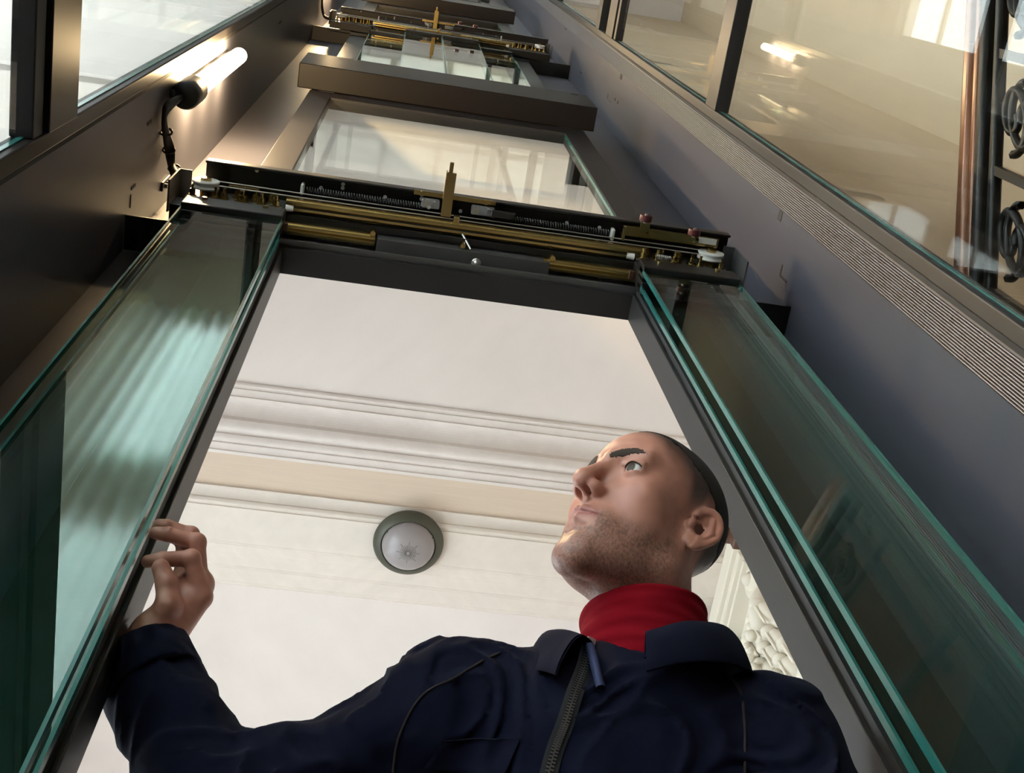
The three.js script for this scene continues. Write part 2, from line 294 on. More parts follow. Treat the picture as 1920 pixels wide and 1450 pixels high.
// a folded rail: flat middle with rounded, turned-up edges, seen from below
function railShape(x0, x1, y, z0, z1, h) {
  const s = new THREE.Shape(), r = 0.008; s.moveTo(z0, y + h); s.lineTo(z0, y + r); s.absarc(z0 + r, y + r, r, Math.PI, 1.5 * Math.PI); s.lineTo((z0 + z1) / 2 - 0.003, y); s.lineTo((z0 + z1) / 2, y + 0.004); s.lineTo((z0 + z1) / 2 + 0.003, y); s.lineTo(z1 - r, y); s.absarc(z1 - r, y + r, r, 1.5 * Math.PI, 2 * Math.PI); s.lineTo(z1, y + h);
  return new THREE.ExtrudeGeometry(s, { depth: x1 - x0, bevelEnabled: false, curveSegments: 6 }).applyMatrix4(new THREE.Matrix4().makeBasis(V(0, 0, 1), V(0, 1, 0), V(-1, 0, 0))).translate(x1, 0, 0);
}
function operator(Y, label, open) {
  const o = thing('door_operator', label, 'door mechanism', null, [0, Y, 0]);
  const part = (n, g, m, p = o) => mesh(n, g, m, p);
  // channel: top plate seen from below, rolled front lip, back web
  part('top_plate', bx(-0.605, 0.64, 2.628, 2.632, 0.064, 0.196), M.opdark);
  part('front_lip', bx(-0.605, 0.64, 2.606, 2.640, 0.192, 0.1985, 0.003), M.opdark);
  part('back_web', bx(-0.66, 0.67, 2.47, 2.63, 0.0625, 0.067), M.opgrey);
  // white discs painting the light that shows through holes in the top plate
  const dot = new THREE.CylinderGeometry(0.0045, 0.0045, 0.002, 12);
  for (const [x, z] of [[-0.49, 0.187], [-0.34, 0.168], [-0.29, 0.184], [-0.29, 0.175], [-0.19, 0.168], [-0.105, 0.185], [-0.105, 0.176], [-0.085, 0.158], [0.245, 0.168], [0.325, 0.168], [-0.01, 0.16]]) { const d = part('lit_hole', dot, M.white); d.position.set(x, 2.627, z); }
  part('tab', bx(-0.385, -0.377, 2.60, 2.628, 0.150, 0.176, 0.003), M.white);
  part('tab', bx(0.352, 0.360, 2.60, 2.628, 0.146, 0.174, 0.003), M.white);
  // upper and lower zinc-yellow rails
  part('rail', railShape(-0.41, 0.43, 2.545, 0.118, 0.150, 0.022), M.gold);
  part('rail_groove', bx(-0.41, 0.43, 2.5435, 2.5455, 0.131, 0.134), M.opdark);
  for (const [a, b] of [[-0.41, -0.20], [0.19, 0.43]]) part('lower_rail', railShape(a, b, 2.505, 0.076, 0.104, 0.022), M.gold);
  part('filler_strip', bx(-0.41, 0.43, 2.53, 2.54, 0.104, 0.118), M.opdark);
  part('header_ledge', bx(-0.53, 0.53, 2.462, 2.472, 0.062, 0.076), M.opgrey);
  // belt wires and closing spring
  part('wire', tube([V(-0.62, 2.578, 0.160), V(0, 2.578, 0.158), V(0.62, 2.578, 0.160)], 0.0016, 40, 6), M.zinc);
  part('wire', tube([V(-0.62, 2.560, 0.1535), V(0, 2.560, 0.1535), V(0.62, 2.560, 0.1535)], 0.0016, 40, 6), M.zinc);
  for (const [a, b] of [[-0.37, -0.10], [0.06, 0.345]]) {
    const pts = [], n = Math.round((b - a) / 0.006); for (let i = 0; i <= n * 8; i++) { const t = i / 8; pts.push(V(a + (b - a) * i / (n * 8), 2.588 + 0.006 * Math.cos(t * 2 * Math.PI), 0.168 + 0.006 * Math.sin(t * 2 * Math.PI))); }
    part('spring', new THREE.TubeGeometry(new THREE.CatmullRomCurve3(pts), n * 8, 0.0013, 4), M.opgrey);
  }
  // centre: gold fin, clips, striker strip, cover plate with bolt, posts
  const fin = part('fin', merge([bx(-0.058, -0.035, 2.545, 2.552, 0.160, 0.262), bx(-0.058, -0.055, 2.552, 2.572, 0.160, 0.262)]), M.gold);
  part('fin_tip', bx(-0.053, -0.044, 2.548, 2.556, 0.262, 0.285), M.gold, fin);
  part('striker', bx(-0.125, 0.068, 2.600, 2.605, 0.190, 0.2005), M.gold);
  for (const x of [-0.105, 0.045]) part('bolt', cyl(V(x, 2.592, 0.196), V(x, 2.602, 0.196), 0.006), M.gold);
  for (const [x0, x1] of [[-0.105, -0.062], [0.012, 0.068]]) { const c = part('clear_housing', bx(x0, x1, 2.578, 2.604, 0.166, 0.186, 0.004), M.plastic); part('contact', bx(x0 + 0.008, x0 + 0.018, 2.583, 2.60, 0.17, 0.182), M.gold, c); part('contact', bx(x1 - 0.018, x1 - 0.010, 2.583, 2.60, 0.17, 0.182), M.opdark, c); }
  part('guide_block', bx(-0.028, -0.014, 2.53, 2.556, 0.148, 0.166, 0.002), M.gold);
  part('latch', bx(0.06, 0.115, 2.562, 2.576, 0.170, 0.186, 0.002), M.opdark);
  if (open) {
    const c = part('cover_plate', bx(-0.195, 0.205, 2.500, 2.506, 0.050, 0.098, 0.002), M.opgrey);
    part('cover_flange', bx(-0.195, 0.205, 2.506, 2.545, 0.095, 0.099, 0.001), M.opgrey, c);
    const b = part('lock_bolt', new THREE.LatheGeometry([[0, -0.008], [0.0045, -0.008], [0.005, -0.003], [0.0085, -0.003], [0.0115, 0], [0.0115, 0.002]].map((p) => new THREE.Vector2(...p)), 20), M.zinc, c); b.position.set(0.036, 2.499, 0.073);
    for (const x of [-0.15, -0.07, 0.02, 0.12]) part('slot', bx(x, x + 0.022, 2.545, 2.546, 0.0955, 0.0985), M.rubber, c);
    for (const x of [-0.206, 0.0, 0.21]) part('post', cyl(V(x, 2.50, 0.108), V(x, 2.546, 0.108), 0.006), M.gold);
    part('strut', cyl(V(0.02, 2.51, 0.10), V(-0.002, 2.548, 0.125), 0.003), M.zinc);
  }
  // ends: upright plate with pulley, bolts and rubber stops, dark cover below it
  for (const s of [-1, 1]) {
    const ox = s < 0 ? -0.02 : 0.015, X = (a) => s * a + ox, B = (a, b, ...r) => bx(Math.min(X(a), X(b)), Math.max(X(a), X(b)), ...r);
    const e = part('end_plate', B(0.395, 0.615, 2.53, 2.632, 0.122, 0.126, 0.001), M.opgrey);
    part('end_cap', merge([B(0.612, 0.642, 2.60, 2.604, 0.10, 0.172), B(0.638, 0.642, 2.47, 2.60, 0.10, 0.172)]), M.opgrey, e);
    part('end_cover', B(0.39, 0.635, 2.462, 2.535, 0.082, 0.122, 0.003), M.opdark, e);
    const pul = new THREE.LatheGeometry([[0, -0.008], [0.012, -0.008], [0.013, -0.006], [0.024, -0.006], [0.031, -0.009], [0.031, -0.005], [0.027, 0], [0.031, 0.005], [0.031, 0.009], [0, 0.009]].map((p) => new THREE.Vector2(...p)), 32).rotateX(Math.PI / 2);
    const w = part('pulley', pul, M.white, e); w.position.set(X(0.575), 2.567, 0.152);
    const hub = part('pulley_hub', cyl(V(0, 0, -0.03), V(0, 0, 0.016), 0.012), M.gold, w);
    for (const [a, y, r] of [[0.530, 2.555, 0.008], [0.505, 2.585, 0.007], [0.49, 2.553, 0.012], [0.462, 2.575, 0.008], [0.425, 2.590, 0.011], [0.445, 2.548, 0.008], [0.412, 2.547, 0.009], [0.55, 2.55, 0.007], [0.60, 2.55, 0.007]])
      part('bolt', merge([cyl(V(X(a), y, 0.126), V(X(a), y, 0.130), r * 1.4), cyl(V(X(a), y, 0.130), V(X(a), y, 0.142), r, r, 6), cyl(V(X(a), y, 0.142), V(X(a), y, 0.152), r * 0.5)]), M.gold, e);
    part('rubber_stop', cyl(V(X(0.39), 2.548, 0.128), V(X(0.372), 2.548, 0.128), 0.009, 0.007), M.white, e);
    part('rubber_stop', cyl(V(X(0.39), 2.518, 0.095), V(X(0.374), 2.518, 0.095), 0.008, 0.006), M.white, e);
    part('stop_block', B(0.378, 0.39, 2.50, 2.53, 0.084, 0.104, 0.002), M.wood, e);
  }
  part('light_stop_plate', bx(-0.7498, -0.530, 2.470, 2.476, 0.0002, 0.08), M.opdark);  // added to stop lamp light leaking down behind the mechanism
  part('light_stop_plate', bx(0.530, 0.7798, 2.470, 2.476, 0.0002, 0.08), M.opdark);
  if (open) {
    // left: cable entry plate; right: lock with two dark red rollers on a gold bracket
    part('terminal_plate', bx(-0.545, -0.475, 2.58, 2.625, 0.150, 0.155, 0.002), M.gold);
    const lk = part('lock_bracket', merge([bx(0.372, 0.605, 2.578, 2.583, 0.172, 0.192), bx(0.372, 0.605, 2.583, 2.612, 0.168, 0.172), bx(0.372, 0.377, 2.56, 2.583, 0.160, 0.192)]), M.gold);
    part('lock_label', bx(0.545, 0.60, 2.5768, 2.578, 0.176, 0.190), M.white, lk);
    part('lock_box', bx(0.40, 0.55, 2.583, 2.605, 0.176, 0.188, 0.002), M.opdark, lk);
    for (const [x, z] of [[0.412, 0.222], [0.532, 0.205]]) {
      part('roller_arm', merge([bx(x - 0.004, x + 0.018, 2.556, 2.560, 0.185, z - 0.002), bx(x + 0.012, x + 0.02, 2.556, 2.58, 0.180, 0.19)]), M.gold, lk);
      const r = part('roller', new THREE.LatheGeometry([[0.004, -0.008], [0.012, -0.008], [0.0145, -0.006], [0.0145, 0.006], [0.0125, 0.008], [0.010, 0.006], [0.004, 0.006]].map((p) => new THREE.Vector2(...p)), 24).rotateX(Math.PI / 2), M.red, lk); r.position.set(x + 0.004, 2.552, z);
      part('roller_pin', cyl(V(x + 0.004, 2.552, z - 0.012), V(x + 0.004, 2.552, z + 0.010), 0.004), M.zinc, lk);
    }
    const cs = []; for (let i = 0; i <= 64; i++) cs.push(V(0.455 + i / 64 * 0.035, 2.53 + 0.005 * Math.cos(i / 8 * 2 * Math.PI), 0.14 + 0.005 * Math.sin(i / 8 * 2 * Math.PI)));
    part('spring', new THREE.TubeGeometry(new THREE.CatmullRomCurve3(cs), 128, 0.0014, 5), M.zinc);
  } else {
    for (const [x, z] of [[0.10, 0.215], [0.19, 0.21]]) part('roller', cyl(V(x, 2.555, z - 0.008), V(x, 2.555, z + 0.008), 0.014), M.red);
  }
  return o;
}
operator(0, 'gold and black door mechanism right above the open doorway', true);
operator(F, 'gold and black door mechanism over the closed glass doors', false);

// ---------------------------------------------------------------- shaft lamps and cables
M.lampglow = std({ color: lin(1, 0.9, 0.7), emissive: lin(1, 0.80, 0.48), emissiveIntensity: 16, roughness: 0.4 });
for (let k = 0; k < 2; k++) {
  const Y = k * F, l = thing('shaft_lamp', k ? 'warm shaft lamp far up the wall at the top of the photo' : 'glowing warm tubular lamp on the dark left wall', 'lamp', null, [XL, Y, 0.284]);
  mesh('lamp_base', bx(0, 0.012, 2.92, 3.89, -0.012, 0.012, 0.004), M.black, l);
  mesh('lamp_end', new THREE.LatheGeometry([[0, 2.925], [0.030, 2.925], [0.036, 2.94], [0.036, 3.06], [0.0, 3.06]].map((p) => new THREE.Vector2(...p)), 24).translate(0.036, 0, 0), M.black, l);
  for (let i = 0; i < 3; i++) {   // three tube sections, a light in each
    const pr = []; const y0 = 3.06 + i * 0.281, y1 = y0 + 0.281;
    pr.push([0.0001, y0], [0.025, y0]); if (i === 2) for (let q = 0; q <= 8; q++) { const t = q / 8 * Math.PI / 2; pr.push([0.025 * Math.cos(t) + 0.0001, y1 - 0.025 + 0.025 * Math.sin(t)]); } else pr.push([0.025, y1], [0.0001, y1]);
    mesh('lamp_tube', new THREE.LatheGeometry(pr.map((p) => new THREE.Vector2(...p)), 24).translate(0.040, 0, 0), M.lampglow, l);
    const p = new THREE.PointLight(lin(1, 0.70, 0.36), 1.9, 0, 2); p.position.set(XL + 0.040, Y + y0 + 0.14, 0.284); p.castShadow = true; p.shadow.radius = 1; p.name = 'shaft_lamp_light'; scene.add(p);
  }
  const c = thing('cable_bundle', k ? 'thin black cable looping down to the upper door mechanism' : 'black cable bundle looping from the lamp to the door mechanism', 'cable');
  const n = k ? 2 : 4;
  for (let i = 0; i < n; i++) {
    const o = (i - n / 2) * 0.008;
    mesh('cable', tube([V(XL + 0.03, Y + 2.94, 0.284), V(XL + 0.012, Y + 2.80, 0.262 + o), V(XL + 0.012, Y + 2.83, 0.21 + o), V(XL + 0.014 + i * 0.003, Y + 2.88, 0.15 + o), V(XL + 0.03, Y + 2.86, 0.115 + o), V(-0.685, Y + 2.76, 0.11 + o), V(-0.672, Y + 2.66, 0.12 + o)], 0.006, 64, 8), M.rubber, c);
  }
  if (!k) for (const t of [[-0.738, 2.84, 0.205], [-0.735, 2.875, 0.155], [-0.715, 2.855, 0.115]]) mesh('cable_tie', new THREE.TorusGeometry(0.014, 0.003, 6, 16).rotateX(0.5).translate(...t), M.black, c);
}
{
  const t = thing('cable_clip', 'small black clip on the dark wall beside the cable bundle', 'clip', null, [XL, 2.93, 0.058]);
  mesh('clip_base', bx(0, 0.006, -0.05, 0.05, -0.012, 0.012, 0.002), M.black, t);
  for (const y of [-0.03, 0.0, 0.03]) mesh('screw', cyl(V(0.004, y, 0), V(0.014, y, 0), 0.006), M.opgrey, t);
}
// ---------------------------------------------------------------- landing: ceiling lamp, capital, doorcase
{
  const l = thing('ceiling_lamp', 'round frosted glass ceiling lamp with a green-bronze rim', 'lamp', null, [0.085, 4.6, -1.735]);
  M.bronze = std({ color: lin(0.085, 0.085, 0.062), roughness: 0.45, metalness: 0.3, map: gCoarse });
  M.frost = phy({ color: lin(0.42, 0.38, 0.38), roughness: 0.3, transmission: 0.25, thickness: 0 });
  const L = (p) => new THREE.LatheGeometry(p.map((q) => new THREE.Vector2(...q)), 64);
  mesh('rim', L([[0.149, 0], [0.152, -0.012], [0.148, -0.024], [0.135, -0.036], [0.124, -0.044], [0.119, -0.047], [0.115, -0.044], [0.115, -0.01], [0.115, 0]]), M.bronze, l);
  const dome = []; for (let i = 0; i <= 18; i++) { const a = i / 18 * Math.PI / 2; dome.push([0.114 * Math.sin(a), -0.034 - 0.075 * Math.cos(a)]); }
  const g = mesh('glass_dome', L(dome), M.frost, l);
  // cut star of engraved rays on the dome
  for (let i = 0; i < 24; i++) {
    const a = i / 24 * Math.PI * 2, r0 = 0.008, r1 = i % 3 ? 0.036 : 0.05, pts = [];
    for (let j = 0; j <= 5; j++) { const r = r0 + (r1 - r0) * j / 5, y = -0.034 - 0.075 * Math.sqrt(1 - (r / 0.114) ** 2); pts.push(V(r * Math.cos(a), y - 0.0003, r * Math.sin(a))); }
    mesh('engraved_ray', tube(pts, 0.0009, 6, 5), M.bronze, g);
  }
  for (const a of [0.5, 2.6, 4.7]) mesh('pin', cyl(V(0.124 * Math.cos(a), -0.04, 0.124 * Math.sin(a)), V(0.107 * Math.cos(a), -0.052, 0.107 * Math.sin(a)), 0.0025, 0.0025, 8), M.bronze, l);
}
{
  // pilaster with ornate capital against the right landing wall
  const c = thing('pilaster_capital', 'ornate cream plaster capital with scrolls and leaves behind the man\'s shoulder', 'capital', null, [RX1 - 0.012, 0, -1.80]);
  const zz = 0.2;
  mesh('pilaster_shaft', bx(-0.10, 0, 0, 3.72, -zz + 0.03, zz - 0.03, 0.006), M.capital = std({ color: lin(0.80, 0.74, 0.63), roughness: 0.8 }), c);
  mesh('abacus', merge([bx(-0.24, 0, 4.50, 4.6, -zz - 0.07, zz + 0.07, 0.006), bx(-0.22, 0, 4.46, 4.50, -zz - 0.05, zz + 0.05, 0.006), bx(-0.20, 0, 4.44, 4.46, -zz - 0.03, zz + 0.03, 0.004)]), M.capital, c);
  mesh('bell', bx(-0.13, 0, 3.72, 4.46, -zz, zz, 0.02), M.capital, c);
  mesh('astragal', merge([bx(-0.15, 0, 3.68, 3.73, -zz - 0.01, zz + 0.01, 0.02)]), M.capital, c);
  for (const s of [-1, 1]) {
    const pts = []; for (let i = 0; i <= 60; i++) { const a = i / 60 * Math.PI * 4.2, r = 0.085 * (1 - i / 75); pts.push(V(-0.16 - 0.02 * i / 60, 4.36 + r * Math.cos(a), s * (0.19 + r * Math.sin(a)))); }
    mesh('volute', new THREE.TubeGeometry(new THREE.CatmullRomCurve3(pts), 90, 0.02, 8), M.capital, c);
    mesh('volute_eye', new THREE.SphereGeometry(0.03, 16, 12).scale(1, 1, 1).translate(-0.19, 4.36, s * 0.19), M.capital, c);
    const sw = []; for (let i = 0; i <= 20; i++) { const t = i / 20; sw.push(V(-0.15 - 0.05 * Math.sin(t * Math.PI), 4.25 - 0.22 * t, s * (0.2 - 0.17 * t * t))); }
    mesh('garland', new THREE.TubeGeometry(new THREE.CatmullRomCurve3(sw), 30, 0.036, 10), M.capital, c);
  }
  const leaf = new THREE.SphereGeometry(1, 12, 8);
  for (let row = 0; row < 3; row++) for (let i = 0; i < 6 - row % 2; i++) {
    const z = (i - (5 - row % 2) / 2) * 0.075, y = 3.80 + row * 0.14, x = -0.13 - 0.02 * row;
    const l = mesh('acanthus_leaf', leaf, M.capital, c); l.scale.set(0.035, 0.085, 0.034); l.position.set(x, y, z); l.rotation.z = 0.25;
    const tip = mesh('leaf_tip', leaf, M.capital, c); tip.scale.set(0.032, 0.02, 0.03); tip.position.set(x - 0.035, y + 0.07, z);
    mesh('leaf_vein', cyl(V(x - 0.035, y - 0.07, z), V(x - 0.046, y + 0.055, z), 0.006), M.capital, c);
  }
  for (let i = 0; i < 26; i++) { const b = mesh('berry', leaf, M.capital, c), a = rnd() * 6.28, q = rnd(); const s = 0.014 + 0.013 * rnd(); b.scale.set(s, s, s); b.position.set(-0.20 - 0.03 * rnd(), 4.07 + 0.12 * Math.cos(a) * q, 0.13 * Math.sin(a) * q); }
  const d = thing('wooden_cornice', 'corner of a dark brown wooden cornice just behind the man\'s head', 'cornice', null, [RX1 - 0.002, 0, -0.87]);
  mesh('cornice_board', bx(-0.55, 0, 3.62, 3.70, -0.25, 0.25, 0.006), M.wood, d);
  mesh('cornice_lip', bx(-0.575, 0, 3.70, 3.74, -0.27, 0.27, 0.006), M.wood, d);
  for (const z of [-0.2, 0.2]) mesh('bracket', bx(-0.30, 0, 3.50, 3.62, z - 0.02, z + 0.02, 0.006), M.wood, d);
}
// ---------------------------------------------------------------- stair flight with iron railing beyond the right glass
{
  const s = thing('stair_flight', 'stone stair flight beyond the right glass', 'stairs', null, [1.25, 0, 0]);
  for (let i = 0; i < 14; i++) mesh('step', bx(0, 1.2, 0.10 + i * 0.16, 0.27 + i * 0.16, -0.0 + (i - 9) * 0.28 + 2.6, 0.30 + (i - 9) * 0.28 + 2.6, 0.006), M.floor, s);
  const slope = 0.57, y0 = (z) => 2.632 + (z - 0.145) * slope;
  const r = thing('stair_railing', 'black wrought-iron stair railing with scrolls and a polished brown handrail', 'railing', null, [1.3, 0, 0]);
  const Z0 = 0.02, Z1 = 3.6;
  const rail = (dy, w, h, n, m, prof) => mesh(n, (() => { const g = prof ?? new RoundedBoxGeometry(w, h, Math.hypot(Z1 - Z0, (Z1 - Z0) * slope), 2, Math.min(w, h) * 0.35); g.rotateX(-Math.atan(slope)); return g.translate(0, y0((Z0 + Z1) / 2) + dy, (Z0 + Z1) / 2); })(), m, r);
  rail(0.10, 0.055, 0.05, 'handrail', M.copper);
  rail(0.055, 0.04, 0.03, 'handrail_bead', M.copper);
  rail(0.015, 0.045, 0.04, 'top_bar', M.iron);
  rail(-0.055, 0.030, 0.03, 'second_bar', M.iron);
  rail(-0.30, 0.022, 0.022, 'third_bar', M.iron);
  rail(-0.78, 0.03, 0.03, 'bottom_bar', M.iron);
  for (let i = 0; i < 13; i++) {
    const z = 0.16 + i * 0.27, y = y0(z);
    mesh('baluster', bx(-0.011, 0.011, y - 0.86, y - 0.05, z - 0.011, z + 0.011), M.iron, r);
    for (const k of [0, 1]) {
      const pts = []; for (let j = 0; j <= 40; j++) { const t = j / 40, a = t * Math.PI * 2.6 + (k ? Math.PI : 0), q = 0.085 * (1 - 0.75 * t); const zz = z + 0.135 + q * Math.cos(a); pts.push(V(0, y0(zz) - 0.18 + (k ? 0.03 : -0.03) + q * Math.sin(a), zz)); }
      mesh('scroll', new THREE.TubeGeometry(new THREE.CatmullRomCurve3(pts), 50, 0.011, 6), M.iron, r);
    }
  }
}
// ---------------------------------------------------------------- the man: distance fields meshed with surface nets
const smin = (a, b, k) => { const h = Math.max(k - Math.abs(a - b), 0) / k; return Math.min(a, b) - h * h * k * 0.25; };
const smax = (a, b, k) => -smin(-a, -b, k);
const len = Math.hypot;
function cap(x, y, z, a, b, ra, rb) {           // tapered capsule
  const bx_ = b[0] - a[0], by = b[1] - a[1], bz = b[2] - a[2], px = x - a[0], py = y - a[1], pz = z - a[2];
  let t = (px * bx_ + py * by + pz * bz) / (bx_ * bx_ + by * by + bz * bz); t = t < 0 ? 0 : t > 1 ? 1 : t;
  return len(px - bx_ * t, py - by * t, pz - bz * t) - (ra + (rb - ra) * t);
}
function ell(x, y, z, a, b, c) { const k0 = len(x / a, y / b, z / c), k1 = len(x / (a * a), y / (b * b), z / (c * c)); return k1 < 1e-9 ? -Math.min(a, b, c) : k0 * (k0 - 1) / k1; }
function nets(sdf, lo, hi, cell, color, exact = true) {
  const n = [0, 1, 2].map((i) => Math.ceil((hi[i] - lo[i]) / cell) + 2), [nx, ny, nz] = n, val = new Float32Array(nx * ny * nz), B = 6;
  const id = (i, j, k) => (k * ny + j) * nx + i;
  for (let K = 0; K < nz; K += B) for (let J = 0; J < ny; J += B) for (let I = 0; I < nx; I += B) {
    const h = B * cell / 2, d = sdf(lo[0] + I * cell + h, lo[1] + J * cell + h, lo[2] + K * cell + h), skip = Math.abs(d) > h * 2.6 + cell * 2;
    for (let k = K; k < Math.min(K + B, nz); k++) for (let j = J; j < Math.min(J + B, ny); j++) for (let i = I; i < Math.min(I + B, nx); i++) val[id(i, j, k)] = skip ? d : sdf(lo[0] + i * cell, lo[1] + j * cell, lo[2] + k * cell);
  }
  const vid = new Int32Array(nx * ny * nz).fill(-1), pos = [];
  for (let k = 0; k < nz - 1; k++) for (let j = 0; j < ny - 1; j++) for (let i = 0; i < nx - 1; i++) {
    let m = 0, sx = 0, sy = 0, sz = 0, c = 0; const o = id(i, j, k), v = [val[o], val[o + 1], val[o + nx], val[o + nx + 1], val[o + nx * ny], val[o + nx * ny + 1], val[o + nx * ny + nx], val[o + nx * ny + nx + 1]];
    for (let q = 0; q < 8; q++) if (v[q] < 0) m |= 1 << q;
    if (m === 0 || m === 255) continue;
    for (let q = 0; q < 8; q++) for (const w of [1, 2, 4]) if (!(q & w)) { const a = v[q], b = v[q | w]; if ((a < 0) !== (b < 0)) { const t = a / (a - b); sx += (q & 1) + (w === 1 ? t : 0); sy += ((q >> 1) & 1) + (w === 2 ? t : 0); sz += (q >> 2) + (w === 4 ? t : 0); c++; } }
    vid[o] = pos.length / 3; pos.push(lo[0] + (i + sx / c) * cell, lo[1] + (j + sy / c) * cell, lo[2] + (k + sz / c) * cell);
  }
  const ind = [], quad = (a, b, c, d, f) => { if (a < 0 || b < 0 || c < 0 || d < 0) return; if (f) ind.push(a, b, c, a, c, d); else ind.push(a, c, b, a, d, c); };
  for (let k = 1; k < nz - 1; k++) for (let j = 1; j < ny - 1; j++) for (let i = 1; i < nx - 1; i++) {
    const o = id(i, j, k), s = val[o] < 0;
    if (s !== (val[o + 1] < 0)) quad(vid[o - nx - nx * ny], vid[o - nx * ny], vid[o], vid[o - nx], s);
    if (s !== (val[o + nx] < 0)) quad(vid[o - 1 - nx * ny], vid[o - 1], vid[o], vid[o - nx * ny], s);
    if (s !== (val[o + nx * ny] < 0)) quad(vid[o - 1 - nx], vid[o - nx], vid[o], vid[o - 1], s);
  }
  const g = new THREE.BufferGeometry(), P = new Float32Array(pos), N = new Float32Array(pos.length), U = new Float32Array(pos.length / 3 * 2), e = cell * 0.6, C = color ? new Float32Array(pos.length) : null;
  for (let i = 0; i < P.length; i += 3) {
    let [x, y, z] = [P[i], P[i + 1], P[i + 2]], a, b, c, l;
    for (let it = 0; it < 2; it++) {
      a = sdf(x + e, y, z) - sdf(x - e, y, z); b = sdf(x, y + e, z) - sdf(x, y - e, z); c = sdf(x, y, z + e) - sdf(x, y, z - e); l = len(a, b, c) || 1;
      if (exact && it === 0) { const d = Math.max(-cell, Math.min(cell, sdf(x, y, z) * 2 * e / l * 0.7)); x -= a / l * d; y -= b / l * d; z -= c / l * d; P[i] = x; P[i + 1] = y; P[i + 2] = z; }
    }
    N[i] = a / l; N[i + 1] = b / l; N[i + 2] = c / l;
    U[i / 3 * 2] = x + z; U[i / 3 * 2 + 1] = y + 0.5 * z;
    if (C) { const q = color(x, y, z, N[i], N[i + 1], N[i + 2]); C[i] = q[0]; C[i + 1] = q[1]; C[i + 2] = q[2]; }
  }
  g.setAttribute('position', new THREE.BufferAttribute(P, 3)); g.setAttribute('normal', new THREE.BufferAttribute(N, 3)); g.setAttribute('uv', new THREE.BufferAttribute(U, 2));
  if (C) g.setAttribute('color', new THREE.BufferAttribute(C, 3));
  g.setIndex(ind); return g;
}
const mixc = (a, b, t) => [a[0] + (b[0] - a[0]) * t, a[1] + (b[1] - a[1]) * t, a[2] + (b[2] - a[2]) * t];
const step = (a, b, x) => { const t = Math.max(0, Math.min(1, (x - a) / (b - a))); return t * t * (3 - 2 * t); };

// head frame: X to the man's left, Y up, Z out of the face; metres
const HS = 0.95, HO = V(0.1625, 0.9655, 0.1785), HM = new THREE.Matrix4().makeBasis(V(0.5514, -0.6147, 0.564).normalize(), V(0.3516, 0.7843, 0.5111).normalize(), V(-0.7565, -0.0835, 0.6486).normalize()).scale(V(HS, HS, HS)).setPosition(HO);
const HI = HM.clone().invert();
const toHead = (p) => p.clone().applyMatrix4(HI);
const NB = toHead(V(0.158, 0.80, 0.050)).toArray(), NT = [0, -0.035, -0.022];
function ear(ax, y, z) {
  const u0 = -(z + 0.018), v0 = y - 0.002, t = 0.22, u = u0 * Math.cos(t) - v0 * Math.sin(t), v = v0 * Math.cos(t) + u0 * Math.sin(t);
  const n = ax - 0.0735 - 0.42 * Math.max(u + 0.014, 0);
  if (Math.abs(u) > 0.05 || Math.abs(v) > 0.06 || Math.abs(n) > 0.05) return len(u, v, n) - 0.03;
  const a = v > 0 ? 0.0185 : 0.0185 - 0.006 * Math.min(1, -v / 0.03), b = 0.031, k = len(u / a, v / b), e = (k - 1) * Math.min(a, b) * 0.9;
  let d = smax(e, Math.abs(n) - 0.0022, 0.003);
  const front = u < -0.004 && v < 0.004 ? 0.006 : 0;
  d = smin(d, len(e + 0.002, n - 0.0025) - 0.0038 + front, 0.003);
  d = smin(d, cap(u, v, n, [0.003, 0.018, 0.002], [0.0085, 0.0, 0.002], 0.003, 0.0034), 0.003);
  d = smin(d, cap(u, v, n, [0.0085, 0.0, 0.002], [0.001, -0.017, 0.002], 0.0034, 0.003), 0.003);
  d = smin(d, ell(u + 0.003, v + 0.027, n - 0.001, 0.0095, 0.0095, 0.0045), 0.004);
  d = smin(d, ell(u + 0.0150, v + 0.006, n - 0.001, 0.005, 0.007, 0.005), 0.004);
  d = smax(d, -ell(u + 0.0035, v + 0.004, n - 0.006, 0.0085, 0.0115, 0.0085), 0.003);
  return d;
}
